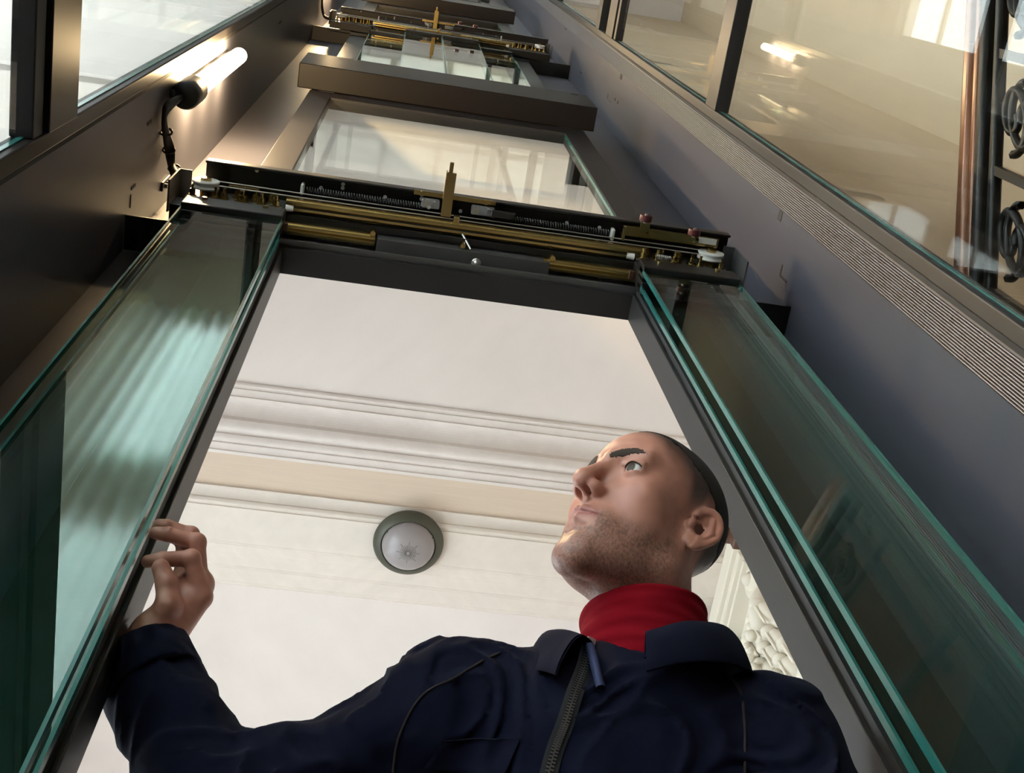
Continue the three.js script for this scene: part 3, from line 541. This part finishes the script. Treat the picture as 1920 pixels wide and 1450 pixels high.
function headSkin(x, y, z) {
  const ax = Math.abs(x);
  let d = ell(x, y - 0.046, z + 0.010, 0.0735, 0.083, 0.0995);
  d = smin(d, ell(x, y - 0.052, z - 0.034, 0.060, 0.058, 0.058), 0.02);
  d = smin(d, ell(x, y + 0.024, z - 0.030, 0.0585, 0.080, 0.060), 0.03);
  d = smin(d, len(ax - 0.047, y + 0.004, z - 0.055) - 0.0205, 0.025);
  d = smin(d, cap(ax, y, z, [0.050, -0.064, -0.004], [0.013, -0.100, 0.076], 0.021, 0.018), 0.028);
  d = smin(d, cap(ax, y, z, [0.053, -0.02, -0.010], [0.050, -0.064, -0.004], 0.019, 0.020), 0.02);
  d = smin(d, len(x, y + 0.103, z - 0.082) - 0.0185, 0.020);
  d = smin(d, ell(x, y + 0.075, z - 0.035, 0.042, 0.03, 0.05), 0.03);
  d = smin(d, len(ax - 0.043, y + 0.030, z - 0.036) - 0.0215, 0.03);
  // brow, sockets
  d = smin(d, cap(ax, y, z, [0.006, 0.039, 0.0915], [0.047, 0.0445, 0.073], 0.0085, 0.0085), 0.014);
  d = smax(d, -(len(ax - 0.0335, y - 0.017, z - 0.1015) - 0.0185), 0.014);
  d = smin(d, ell(x, y + 0.055, z - 0.070, 0.033, 0.030, 0.028), 0.018);
  // nose
  let nz = cap(x, y, z, [0, 0.032, 0.0890], [0, -0.006, 0.1130], 0.0080, 0.0105);
  nz = smin(nz, len(x, y + 0.0125, z - 0.1140) - 0.0120, 0.006);
  nz = smin(nz, ell(ax - 0.0125, y + 0.0165, z - 0.1005, 0.0085, 0.0092, 0.0120), 0.006);
  nz = smin(nz, cap(x, y, z, [0, -0.018, 0.109], [0, -0.028, 0.098], 0.0035, 0.004), 0.005);
  d = smin(d, nz, 0.010);
  d = smax(d, -ell(ax - 0.0072, y + 0.0252, z - 0.1060, 0.0042, 0.0070, 0.0078), 0.002);
  // lips
  d = smin(d, cap(ax, y, z, [0.004, -0.0450, 0.0985], [0.0255, -0.0510, 0.0845], 0.0054, 0.0028), 0.004);
  d = smin(d, cap(ax, y, z, [0.0, -0.0580, 0.0965], [0.0225, -0.0535, 0.0845], 0.0066, 0.0032), 0.004);
  d = smax(d, -cap(ax, y, z, [0, -0.0512, 0.1045], [0.029, -0.0525, 0.0880], 0.0012, 0.0012), 0.0025);
  d = smax(d, -cap(x, y, z, [0, -0.031, 0.1035], [0, -0.041, 0.1055], 0.002, 0.003), 0.004);
  d = smax(d, -cap(ax, y, z, [0, -0.0735, 0.1015], [0.012, -0.0715, 0.0970], 0.004, 0.003), 0.010);
  // lids round the eye opening
  d = smin(d, len(ax - 0.0380, y - 0.0235, z - 0.0740) - 0.0148, 0.005);
  d = smin(d, cap(ax, y, z, [0.0255, 0.0305, 0.0855], [0.0505, 0.0295, 0.0780], 0.0028, 0.0025), 0.004);
  const ex = ax - 0.0385;
  d = smax(d, -ell(ex, y - 0.0232 + 0.10 * Math.abs(ex), z - 0.0875 + 0.22 * ex, 0.0140, 0.0056, 0.014), 0.0012);
  // ears
  if (ax > 0.045 && Math.abs(y) < 0.07) d = smin(d, ear(ax, y, z), 0.006);
  // neck
  let nk = cap(x, y, z, NT, NB, 0.055, 0.058);
  nk = smin(nk, cap(x, y, z, [0, -0.088, 0.020], [NB[0], NB[1] + 0.03, NB[2] + 0.04], 0.014, 0.012), 0.03);
  return smin(d, nk, 0.022);
}
function hairline(z) {     // lowest y that carries hair, by depth from face to nape
  const k = [[0.12, 0.104], [0.088, 0.092], [0.070, 0.078], [0.056, 0.056], [0.038, 0.050], [0.020, 0.036], [0.006, 0.000], [-0.006, -0.004], [-0.012, 0.028], [-0.026, 0.036], [-0.040, 0.030], [-0.048, 0.0], [-0.056, -0.03], [-0.07, -0.050], [-0.13, -0.055]];
  for (let i = 0; i < k.length - 1; i++) if (z > k[i + 1][0]) { const t = Math.min(1, (k[i][0] - z) / (k[i][0] - k[i + 1][0])); return k[i][1] + (k[i + 1][1] - k[i][1]) * Math.max(0, t); }
  return -0.055;
}
const SK = [0.50, 0.228, 0.160], SKD = [0.37, 0.142, 0.096];
function skinColor(x, y, z) {
  const ax = Math.abs(x), n = noise3(x * 60, y * 60, z * 60), f = noise3(x * 420, y * 420, z * 420);
  let c = mixc(SK, SKD, 0.30 + 0.22 * n);
  const cheek = Math.exp(-((ax - 0.045) ** 2 + (y + 0.012) ** 2 + (z - 0.07) ** 2) / 0.0006), noseR = Math.exp(-(x * x + (y + 0.014) ** 2 + (z - 0.112) ** 2) / 0.00030);
  c = mixc(c, [0.42, 0.15, 0.11], 0.35 * cheek + 0.4 * noseR);
  const e = Math.exp(-((ax - 0.078) ** 2 + (y - 0.004) ** 2 + (z + 0.028) ** 2) / 0.0010); c = mixc(c, [0.42, 0.14, 0.09], 0.45 * e);
  // stubble on jaw, lip and chin
  let beard = step(-0.024, -0.046, y + 0.012 * Math.min(1, ax / 0.04) * (z > 0.02 ? 1 : 0)) * step(-0.02, 0.015, z) * (1 - step(-0.115, -0.16, y));
  if (z > 0.085 && y > -0.07 && ax < 0.026) beard *= y > -0.042 && y < -0.030 ? 0.8 : 0.25;
  beard = Math.max(beard, step(0.028, 0.012, z) * step(0.004, 0.012, z) * step(-0.06, -0.02, y) * step(0.03, 0.0, y) * 0.6);
  c = mixc(c, [0.085, 0.045, 0.034], beard * (0.50 + 0.40 * f));
  // lips
  const lip = Math.exp(-(((y + 0.0512) / 0.0085) ** 4)) * step(0.0275, 0.022, ax) * step(0.080, 0.088, z); c = mixc(c, [0.34, 0.115, 0.10], 0.8 * lip);
  // shaved scalp fading into the skin
  const h = y - hairline(z), sc = step(-0.014, 0.042, h) * (1 - step(0.0, 1.0, e * 1.3)); c = mixc(c, [0.017, 0.012, 0.010], sc * (0.94 + 0.05 * f));
  // nostril linings and brows carry darker hair
  return c;
}
const man = thing('person', 'man in a navy work jacket and red turtleneck looking up into the shaft', 'person');
const skinM = phy({ color: 0xffffff, vertexColors: true, roughness: 0.46, sheen: 0.15, sheenRoughness: 0.5, sheenColor: lin(0.6, 0.4, 0.3), bumpMap: gFine, bumpScale: 0.0003 });
gFine.repeat.set(1, 1);
const headG = nets(headSkin, [-0.105, -0.20, -0.125], [0.105, 0.145, 0.135], 0.0022, skinColor).applyMatrix4(HM);

// hand on the door edge: world coordinates
const hj = {
  wr: [-0.374, 0.872, 0.010],
  i: [[-0.329, 0.928, 0.052], [-0.347, 0.950, 0.088], [-0.378, 0.944, 0.086], [-0.3935, 0.941, 0.083]],
  m: [[-0.336, 0.948, 0.057], [-0.346, 0.978, 0.094], [-0.378, 0.978, 0.100], [-0.3935, 0.978, 0.100]],
  r: [[-0.347, 0.964, 0.058], [-0.356, 0.998, 0.092], [-0.384, 1.000, 0.098], [-0.394, 1.001, 0.099]],
  p: [[-0.358, 0.976, 0.052], [-0.366, 1.010, 0.076], [-0.388, 1.014, 0.082], [-0.394, 1.015, 0.083]],
  t: [[-0.374, 0.884, 0.032], [-0.360, 0.894, 0.058], [-0.366, 0.912, 0.074], [-0.376, 0.925, 0.086]],
};
function handSkin(x, y, z) {
  let d = cap(x, y, z, hj.wr, hj.m[0], 0.026, 0.017);
  for (const k of ['i', 'm', 'r', 'p']) d = smin(d, cap(x, y, z, hj.wr, hj[k][0], 0.020, 0.0115), 0.012);
  d = smin(d, cap(x, y, z, hj.wr, hj.t[0], 0.022, 0.018), 0.010);
  d = smin(d, cap(x, y, z, hj.t[0], hj.t[1], 0.018, 0.0135), 0.010);
  d = smin(d, cap(x, y, z, hj.wr, [-0.362, 0.825, -0.012], 0.027, 0.028), 0.02);
  const fing = (j, r, k) => { let q = cap(x, y, z, j[0], j[1], r[0], r[1]); q = smin(q, cap(x, y, z, j[1], j[2], r[1] * 0.98, r[2]), 0.003); return smin(q, cap(x, y, z, j[2], j[3], r[2], r[3]), 0.003); };
  const th = smin(cap(x, y, z, hj.t[1], hj.t[2], 0.0138, 0.0122), cap(x, y, z, hj.t[2], hj.t[3], 0.0122, 0.0100), 0.004);
  d = smin(d, th, 0.006);
  for (const [k, r] of [['i', [0.0115, 0.0096, 0.0086, 0.0074]], ['m', [0.0112, 0.0098, 0.0087, 0.0075]], ['r', [0.0108, 0.0092, 0.0082, 0.0070]], ['p', [0.0100, 0.0082, 0.0074, 0.0064]]]) {
    d = smin(d, fing(hj[k], r), 0.004);
    d = smin(d, len(x - hj[k][1][0], y - hj[k][1][1], z - hj[k][1][2]) - r[1] * 1.07, 0.004);
  }
  return d;
}
const handColor = (x, y, z) => mixc(SK, SKD, 0.4 + 0.3 * noise3(x * 70, y * 70, z * 70));
const handG = nets(handSkin, [-0.46, 0.76, -0.10], [-0.29, 1.05, 0.125], 0.0019, handColor);
// skeleton joints under the clothes
const J = { H: [0.05, 0.38, -0.28], C: [0.118, 0.66, -0.07], N: [0.152, 0.815, 0.045], SL: [-0.040, 0.785, 0.030], SR: [0.292, 0.752, 0.045], EL: [-0.252, 0.668, -0.060], WL: [-0.374, 0.855, 0.004], ER: [0.325, 0.50, 0.02], WR: [0.265, 0.36, 0.10], KL: [-0.10, 0.075, -0.09], KR: [0.22, 0.075, -0.09], AL: [-0.12, 0.06, -0.50], AR: [0.24, 0.06, -0.50] };
function bodySkin(x, y, z) {
  let d = cap(x, y, z, J.H, J.C, 0.11, 0.10);
  d = smin(d, cap(x, y, z, J.C, J.N, 0.10, 0.05), 0.05);
  d = smin(d, cap(x, y, z, J.SL, J.SR, 0.045, 0.045), 0.04);
  d = smin(d, cap(x, y, z, J.SL, J.EL, 0.045, 0.036), 0.02); d = smin(d, cap(x, y, z, J.EL, J.WL, 0.036, 0.025), 0.015);
  d = smin(d, cap(x, y, z, J.SR, J.ER, 0.045, 0.036), 0.02); d = smin(d, cap(x, y, z, J.ER, J.WR, 0.036, 0.026), 0.015);
  for (const [k, a] of [['KL', 'AL'], ['KR', 'AR']]) { d = smin(d, cap(x, y, z, J.H, J[k], 0.09, 0.045), 0.04); d = smin(d, cap(x, y, z, J[k], J[a], 0.045, 0.035), 0.02); }
  return d;
}
const bodyG = nets(bodySkin, [-0.45, 0.0, -0.62], [0.48, 0.92, 0.22], 0.014, handColor);
mesh('body', mergeGeometries([headG, handG, bodyG]), skinM, man).userData.label = 'skin of the man with short dark stubble';
// other hand rests on the thigh
{
  const W = J.WR, hand = (x, y, z) => { let d = cap(x, y, z, W, [0.225, 0.325, 0.10], 0.026, 0.024); for (let k = 0; k < 4; k++) { const o = (k - 1.5) * 0.019; const a = [0.218, 0.322 + 0.003 * k, 0.10 + o], b = [0.175 + 0.004 * Math.abs(k - 1), 0.300, 0.10 + o * 1.15], c = [0.150 + 0.006 * Math.abs(k - 1), 0.268, 0.10 + o * 1.2]; d = smin(d, smin(cap(x, y, z, a, b, 0.0105, 0.009), cap(x, y, z, b, c, 0.009, 0.007), 0.003), 0.006); } return smin(d, cap(x, y, z, [0.25, 0.33, 0.13], [0.205, 0.30, 0.155], 0.012, 0.009), 0.008); };
  mesh('hand', nets(hand, [0.12, 0.23, 0.02], [0.32, 0.40, 0.20], 0.003, handColor), skinM, man);
}
// eyes
const eyeM = phy({ vertexColors: true, roughness: 0.3, specularIntensity: 0.5 });
for (const s of [-1, 1]) {
  const g = new THREE.SphereGeometry(0.0124, 40, 32).rotateX(Math.PI / 2), p = g.attributes.position, c = new Float32Array(p.count * 3);
  for (let i = 0; i < p.count; i++) { const a = Math.acos(Math.min(1, p.getZ(i) / 0.0124)); const q = a < 0.19 ? [0.004, 0.004, 0.004] : a < 0.55 ? mixc([0.04, 0.022, 0.012], [0.015, 0.009, 0.006], step(0.42, 0.55, a)) : mixc([0.72, 0.66, 0.62], [0.55, 0.35, 0.30], step(0.9, 1.5, a)); c.set(q, i * 3); }
  g.setAttribute('color', new THREE.BufferAttribute(c, 3));
  g.applyQuaternion(new THREE.Quaternion().setFromUnitVectors(V(0, 0, 1), V(0.10, -0.12, 0.98).normalize()));
  mesh('eye', g.translate(s * 0.0380, 0.0232, 0.0748).applyMatrix4(HM), eyeM, man);
}
const browM = std({ color: lin(0.040, 0.024, 0.017), roughness: 0.9 });
// lash lines along the upper lids
for (const s of [-1, 1]) {
  const pts = []; for (let i = 0; i <= 14; i++) { const e = -0.0128 + i / 14 * 0.0262, y = 0.0232 - 0.10 * Math.abs(e) + 0.0056 * Math.sqrt(Math.max(0, 1 - (e / 0.0142) ** 2)), q = 0.0151 ** 2 - e * e - (y - 0.0235) ** 2; pts.push(V(s * (0.0385 + e), y, 0.0742 + Math.sqrt(Math.max(0, q)))); }
  mesh('eyelashes', tube(pts, 0.0009, 24, 6).applyMatrix4(HM), std({ color: lin(0.01, 0.007, 0.006), roughness: 0.8 }), man);
}
// hair, brows
const hairM = std({ color: lin(0.016, 0.011, 0.009), roughness: 0.9, bumpMap: gFine, bumpScale: 0.0012 });
mesh('hair', nets((x, y, z) => smax(headSkin(x, y, z) - 0.0009, (0.066 + 0.55 * z + 0.003 * noise3(x * 90, y * 90, z * 90) - y) * 0.8, 0.001), [-0.09, -0.07, -0.12], [0.09, 0.145, 0.11], 0.0028).applyMatrix4(HM), hairM, man);
for (const s of [-1, 1]) {
  const bp = [[0.013, 0.0380, 0.097, 0.0040], [0.024, 0.0425, 0.094, 0.0058], [0.038, 0.0470, 0.087, 0.0052], [0.051, 0.0445, 0.075, 0.0030], [0.058, 0.0385, 0.064, 0.0010]];
  const brow = (x, y, z) => { let q = 1; for (let i = 0; i < 3; i++) q = Math.min(q, cap(x * s, y, z * 0.6, [bp[i][0], bp[i][1], bp[i][2] * 0.6], [bp[i + 1][0], bp[i + 1][1], bp[i + 1][2] * 0.6], bp[i][3], bp[i + 1][3])); return smax(headSkin(x, y, z) - 0.0005, q + 0.0016 * noise3(x * 700, y * 300, z * 300), 0.0008); };
  mesh('eyebrow', nets(brow, s > 0 ? [0.004, 0.025, 0.05] : [-0.066, 0.025, 0.05], s > 0 ? [0.066, 0.060, 0.112] : [-0.004, 0.060, 0.112], 0.0011).applyMatrix4(HM), browM, man);
}
// ---------------------------------------------------------------- clothes
const TU = V(...J.N).sub(V(...J.H)).normalize(), TR = V(...J.SR).sub(V(...J.SL)); TR.addScaledVector(TU, -TR.dot(TU)).normalize(); const TF = V().crossVectors(TR, TU).normalize();
function jacket0(x, y, z) {
  const px = x - J.H[0], py = y - J.H[1], pz = z - J.H[2], a = px * TR.x + py * TR.y + pz * TR.z, b = px * TU.x + py * TU.y + pz * TU.z, c = px * TF.x + py * TF.y + pz * TF.z;
  const q = Math.max(0, Math.min(0.44, b)), w = 0.72;
  let d = (len(a * w, b - q, c - 0.01) - (0.125 + 0.008 * q / 0.44)) * 1.05;
  d = smin(d, cap(x, y, z, J.SL, J.SR, 0.068, 0.070), 0.06);
  d = smin(d, cap(x, y, z, [J.N[0] - 0.01, J.N[1], J.N[2] - 0.01], [J.N[0] - 0.005, J.N[1] - 0.03, J.N[2] + 0.0], 0.072, 0.08), 0.05);
  let l = smin(cap(x, y, z, J.SL, J.EL, 0.070, 0.062), cap(x, y, z, J.EL, J.WL, 0.062, 0.047), 0.05);
  l = smin(l, cap(x, y, z, [-0.190, 0.742, -0.012], [-0.226, 0.722, 0.014], 0.020, 0.012), 0.03);
  d = smin(d, l, 0.04);
  d = smin(d, smin(cap(x, y, z, J.SR, J.ER, 0.072, 0.060), cap(x, y, z, J.ER, J.WR, 0.058, 0.042), 0.02), 0.035);
  return d;
}
function folds(x, y, z) {
  const a = noise3(x * 5 + 3, y * 5, z * 5), u = (x * TU.x + y * TU.y + z * TU.z) * 4, w = x + 0.4 * y, b = noise3(w * 11 + 0.8 * a, u + 1.1 * a, 4.3), arm = step(-0.06, -0.14, x), c = noise3(x * 7 + y * 11, y * 6 - x * 8, z * 10 + a);
  return 0.0065 * Math.exp(-b * b * 9) * (1 - 0.5 * arm) + 0.006 * arm * Math.exp(-c * c * 9) + 0.003 * a;
}
const jacket = (x, y, z) => { const d = jacket0(x, y, z); return d > 0.05 || d < -0.05 ? d : d - folds(x, y, z) + 0.003; };
const jackM = phy({ color: lin(0.0036, 0.0045, 0.0145), roughness: 0.95, specularIntensity: 0.3, bumpMap: grain(256, 0.6, 40, 40, 2), bumpScale: 0.0006 });
const cut = (f) => (x, y, z) => {
  let d = f(x, y, z);
  d = smax(d, -cap(x, y, z, [0.157, 0.820, 0.067], [0.158, 0.96, 0.185], 0.074, 0.085), 0.008);   // neck opening
  const wx = x - hj.wr[0], wy = y - hj.wr[1] + 0.006, wz = z - hj.wr[2], ux = J.WL[0] - J.EL[0], uy = J.WL[1] - J.EL[1], uz = J.WL[2] - J.EL[2], L = len(ux, uy, uz);
  if (x < -0.28 && y > 0.8) d = smax(d, (wx * ux + wy * uy + wz * uz) / L, 0.006);                  // cuff
  return d;
};
const jm = mesh('jacket', nets(cut(jacket), [-0.46, 0.16, -0.50], [0.46, 0.93, 0.26], 0.0064), jackM, man); jm.userData.label = 'navy cotton work jacket';
const snapTo = (p, off = 0, f = jacket) => { const q = p.clone(), e = 0.002; for (let i = 0; i < 12; i++) { const g = V(f(q.x + e, q.y, q.z) - f(q.x - e, q.y, q.z), f(q.x, q.y + e, q.z) - f(q.x, q.y - e, q.z), f(q.x, q.y, q.z + e) - f(q.x, q.y, q.z - e)).normalize(); q.addScaledVector(g, -(f(q.x, q.y, q.z) - off) * 0.8); } return q; };
const seamM = std({ color: lin(0.022, 0.013, 0.011), roughness: 0.9 });
// slide each point along the line of sight direction given until it meets the cloth
const drop = (p, dir, off) => { const q = p.clone().addScaledVector(dir, -0.25); for (let i = 0; i < 80; i++) { const d = jacket(q.x, q.y, q.z) - off; if (d < 0.0004) return q; q.addScaledVector(dir, Math.min(d, 0.03) * 0.7); if (q.distanceTo(p) > 0.4) break; } return snapTo(p, off); };
const inward = V(0.12, 0.86, -0.42).normalize();
const onCloth = (list, off) => list.map((p) => drop(V(...p), inward, off));
const zipLine = onCloth([[0.088, 0.80, 0.128], [0.078, 0.765, 0.115], [0.067, 0.739, 0.105], [0.058, 0.715, 0.086], [0.050, 0.697, 0.07], [0.041, 0.668, 0.047], [0.03, 0.63, 0.02], [0.02, 0.58, -0.02]], 0.001);
const zipC = new THREE.CatmullRomCurve3(zipLine);
{
  const strip = (w, off) => { const g = new THREE.BufferGeometry(), P = [], I = [], n = 40; for (let i = 0; i <= n; i++) { const t = i / n, p = zipC.getPoint(t), tg = zipC.getTangent(t), nn = V(-inward.x, -inward.y, -inward.z), s = V().crossVectors(tg, nn).normalize(); for (const [k, h] of [[-1, 0], [-1, 1], [1, 1], [1, 0]]) { const q = p.clone().addScaledVector(s, k * w).addScaledVector(nn, off * h); P.push(q.x, q.y, q.z); } if (i) { const a = (i - 1) * 4, b = i * 4; for (const [u, v] of [[0, 1], [1, 2], [2, 3]]) I.push(a + u, b + u, a + v, a + v, b + u, b + v); } } g.setAttribute('position', new THREE.Float32BufferAttribute(P, 3)); g.setAttribute('uv', new THREE.Float32BufferAttribute(new Float32Array(P.length / 3 * 2), 2)); g.setIndex(I); g.computeVertexNormals(); return g; };
  const zp = mesh('zipper', strip(0.0085, 0.0022), std({ color: lin(0.006, 0.006, 0.008), roughness: 0.7 }), man);
  const teeth = []; for (let i = 0; i < 150; i++) { const t = i / 150, p = zipC.getPoint(t), tg = zipC.getTangent(t), nn = inward.clone().negate(), s = V().crossVectors(tg, nn).normalize(); const b = new THREE.BoxGeometry(0.0042, 0.0014, 0.0018); b.applyMatrix4(new THREE.Matrix4().makeBasis(s, tg, nn)); const q = p.addScaledVector(s, (i % 2 ? 1 : -1) * 0.0016).addScaledVector(nn, 0.003); teeth.push(b.translate(q.x, q.y, q.z)); }
  const tm = mesh('zipper_teeth', merge(teeth), std({ color: lin(0.16, 0.15, 0.15), roughness: 0.3, metalness: 0.7 }), zp); tm.userData.kind = 'stuff';
  const p0 = zipLine[0], nn = inward.clone().negate();
  const sl = mesh('zipper_slider', new RoundedBoxGeometry(0.010, 0.016, 0.006, 2, 0.002).applyMatrix4(new THREE.Matrix4().makeBasis(V().crossVectors(zipC.getTangent(0), nn).normalize(), zipC.getTangent(0), nn)).translate(p0.x + nn.x * 0.005, p0.y + nn.y * 0.005, p0.z + nn.z * 0.005), M.zinc, zp);
  const tb = onCloth([[0.086, 0.790, 0.126], [0.090, 0.770, 0.116], [0.094, 0.752, 0.106]], 0.006);
  mesh('zipper_tab', tube(tb, 0.0052, 14, 8), std({ color: lin(0.012, 0.02, 0.075), roughness: 0.7 }), zp);
}
mesh('seam', tube(onCloth([[0.045, 0.845, 0.10], [0.0, 0.832, 0.085], [-0.045, 0.808, 0.068], [-0.075, 0.783, 0.06], [-0.095, 0.75, 0.03], [-0.10, 0.70, 0.0]], 0.0004), 0.0013, 60, 6), seamM, man);
mesh('seam', tube(onCloth([[0.212, 0.820, 0.110], [0.230, 0.79, 0.118], [0.240, 0.755, 0.115], [0.238, 0.72, 0.10], [0.234, 0.675, 0.069], [0.23, 0.62, 0.03]], 0.0004), 0.0015, 60, 6), seamM, man);
{ // chest pocket flap: a small patch lying on the cloth
  const P = [], I = [], n = 12, m = 6, c = [[-0.055, 0.722, 0.046], [0.018, 0.722, 0.060], [0.002, 0.690, 0.030], [-0.072, 0.700, 0.026]];
  for (const off of [0.0045, 0.0005]) for (let j = 0; j <= m; j++) for (let i = 0; i <= n; i++) { const u = i / n, v = j / m, w = [(1 - u) * (1 - v), u * (1 - v), u * v, (1 - u) * v], q = drop(V(...[0, 1, 2].map((k) => c.reduce((s, p, r) => s + p[k] * w[r], 0))), inward, off); P.push(q.x, q.y, q.z); }
  const N1 = n + 1, T = N1 * (m + 1); for (let j = 0; j < m; j++) for (let i = 0; i < n; i++) { const a = j * N1 + i; I.push(a, a + 1, a + N1, a + 1, a + N1 + 1, a + N1); }
  for (let i = 0; i < n; i++) for (const j of [0, m]) { const a = j * N1 + i; I.push(a, a + 1, a + T, a + 1, a + 1 + T, a + T); } for (let j = 0; j < m; j++) for (const i of [0, n]) { const a = j * N1 + i; I.push(a, a + N1, a + T, a + N1, a + N1 + T, a + T); }
  const g = new THREE.BufferGeometry(); g.setAttribute('position', new THREE.Float32BufferAttribute(P, 3)); g.setAttribute('uv', new THREE.Float32BufferAttribute(new Float32Array(P.length / 3 * 2), 2)); g.setIndex(I); g.computeVertexNormals();
  mesh('pocket_flap', g, jackM, man);
}
// turtleneck: a sleeve round the neck with soft folds
const nA = V(0.158, 0.800, 0.050), nB = V(0.166, 0.930, 0.140), nAx = V().subVectors(nB, nA).normalize();
{
  const roll = (x, y, z) => { const h = (x - nA.x) * nAx.x + (y - nA.y) * nAx.y + (z - nA.z) * nAx.z, k = len(x - nA.x - nAx.x * h, y - nA.y - nAx.y * h, z - nA.z - nAx.z * h) - 0.0655 + 0.05 * Math.max(0, 0.03 - h) * -1, side = (x - nA.x) * 0.85 - (y - nA.y) * 0.15; let d = Math.abs(k - 0.0022 * noise3(x * 10, y * 10 + h * 45, z * 10)) - 0.0052; d = smax(d, h - 0.116 - 0.10 * side, 0.007); return smax(d, -h - 0.01, 0.004); };
  const t = mesh('turtleneck', nets(roll, [0.04, 0.74, -0.06], [0.28, 1.0, 0.24], 0.0032), phy({ color: lin(0.20, 0.003, 0.009), roughness: 0.95, specularIntensity: 0.2, bumpMap: jackM.bumpMap, bumpScale: 0.0006 }), man); t.userData.label = 'red turtleneck';
}
// collar: a stand round the neck with two folded leaves
{
  const ax = nAx, fr = V(-0.42, -0.50, 0.62); fr.addScaledVector(ax, -fr.dot(ax)).normalize(); const sd = V().crossVectors(ax, fr).normalize();
  const o = V(0.158, 0.838, 0.080), P = [], I = [], n = 60, m = 14;
  for (const th of [0, 0.004]) for (let i = 0; i <= n; i++) {
    const t = i / n * 2 - 1, phi = t * 2.86 + Math.PI, fl = Math.abs(t) ** 4;        // phi = 0 in front
    const dir = fr.clone().multiplyScalar(Math.cos(phi)).addScaledVector(sd, Math.sin(phi));
    for (let j = 0; j <= m; j++) {
      const v = j / m; let r, h;
      const top = 0.034 - 0.050 * fl;
      if (v < 0.35) { const q = v / 0.35; r = 0.083 + 0.003 * q + 0.012 * fl; h = -0.035 + (top + 0.035) * q; }
      else { const q = (v - 0.35) / 0.65; r = 0.086 + 0.012 * fl + 0.012 * Math.sin(q * Math.PI / 2) + (0.016 + 0.034 * fl) * q; h = top + 0.005 * Math.sin(q * 3.14) - (0.050 + 0.012 * fl) * q * q; }
      r += th + 0.002 * noise3(phi * 2, v * 3, 1.5); const q = o.clone().addScaledVector(dir, r).addScaledVector(ax, h);
      P.push(q.x, q.y, q.z);
    }
  }
  const M1 = m + 1, T = (n + 1) * M1; for (let i = 0; i < n; i++) for (let j = 0; j < m; j++) { const a = i * M1 + j; I.push(a, a + M1, a + 1, a + 1, a + M1, a + M1 + 1, a + T, a + T + 1, a + T + M1, a + T + 1, a + T + M1 + 1, a + T + M1); }
  for (let j = 0; j < m; j++) for (const i of [0, n]) { const a = i * M1 + j; I.push(a, a + 1, a + T, a + 1, a + 1 + T, a + T); } for (let i = 0; i < n; i++) for (const j of [0, m]) { const a = i * M1 + j; I.push(a, a + M1, a + T, a + M1, a + M1 + T, a + T); }
  const g = new THREE.BufferGeometry(); g.setAttribute('position', new THREE.Float32BufferAttribute(P, 3)); g.setAttribute('uv', new THREE.Float32BufferAttribute(new Float32Array(P.length / 3 * 2), 2)); g.setIndex(I); g.computeVertexNormals();
  mesh('collar', g, jackM, man);
}
// cuff band
{ const a = V(...J.WL).addScaledVector(V(...J.WL).sub(V(...J.EL)).normalize(), -0.035), b = V(...J.WL).addScaledVector(V(...J.WL).sub(V(...J.EL)).normalize(), 0.012); mesh('cuff', nets((x, y, z) => { const k = cap(x, y, z, [2 * a.x - b.x, 2 * a.y - b.y, 2 * a.z - b.z], [2 * b.x - a.x, 2 * b.y - a.y, 2 * b.z - a.z], 0.051, 0.049), u = V().subVectors(b, a), L = u.length(), h = ((x - a.x) * u.x + (y - a.y) * u.y + (z - a.z) * u.z) / L; return smax(smax(Math.abs(k - 0.001 * noise3(x * 50, y * 50, z * 50)) - 0.004, h - L, 0.003), -h, 0.003); }, [-0.46, 0.74, -0.09], [-0.27, 0.93, 0.09], 0.0035), jackM, man); }
// trousers and shoes (below the frame)
mesh('trousers', nets((x, y, z) => { let d = cap(x, y, z, [0.05, 0.40, -0.27], [0.05, 0.30, -0.30], 0.15, 0.15); for (const [k, a] of [['KL', 'AL'], ['KR', 'AR']]) { d = smin(d, cap(x, y, z, [J.H[0] + (k === 'KL' ? -0.06 : 0.08), 0.34, -0.28], J[k], 0.105, 0.070), 0.04); d = smin(d, cap(x, y, z, J[k], J[a], 0.068, 0.055), 0.03); } return d - 0.003 * noise3(x * 14, y * 14, z * 14); }, [-0.30, 0.0, -0.62], [0.40, 0.60, 0.05], 0.012), std({ color: lin(0.012, 0.013, 0.022), roughness: 0.85 }), man);
for (const s of ['AL', 'AR']) mesh('shoe', nets((x, y, z) => smax(cap(x, y, z, [J[s][0], 0.055, -0.50], [J[s][0], 0.05, -0.70], 0.05, 0.042), -(y - 0.004), 0.01), [J[s][0] - 0.08, -0.01, -0.78], [J[s][0] + 0.08, 0.13, -0.43], 0.008), M.black, man);
renderer.render(scene, camera);
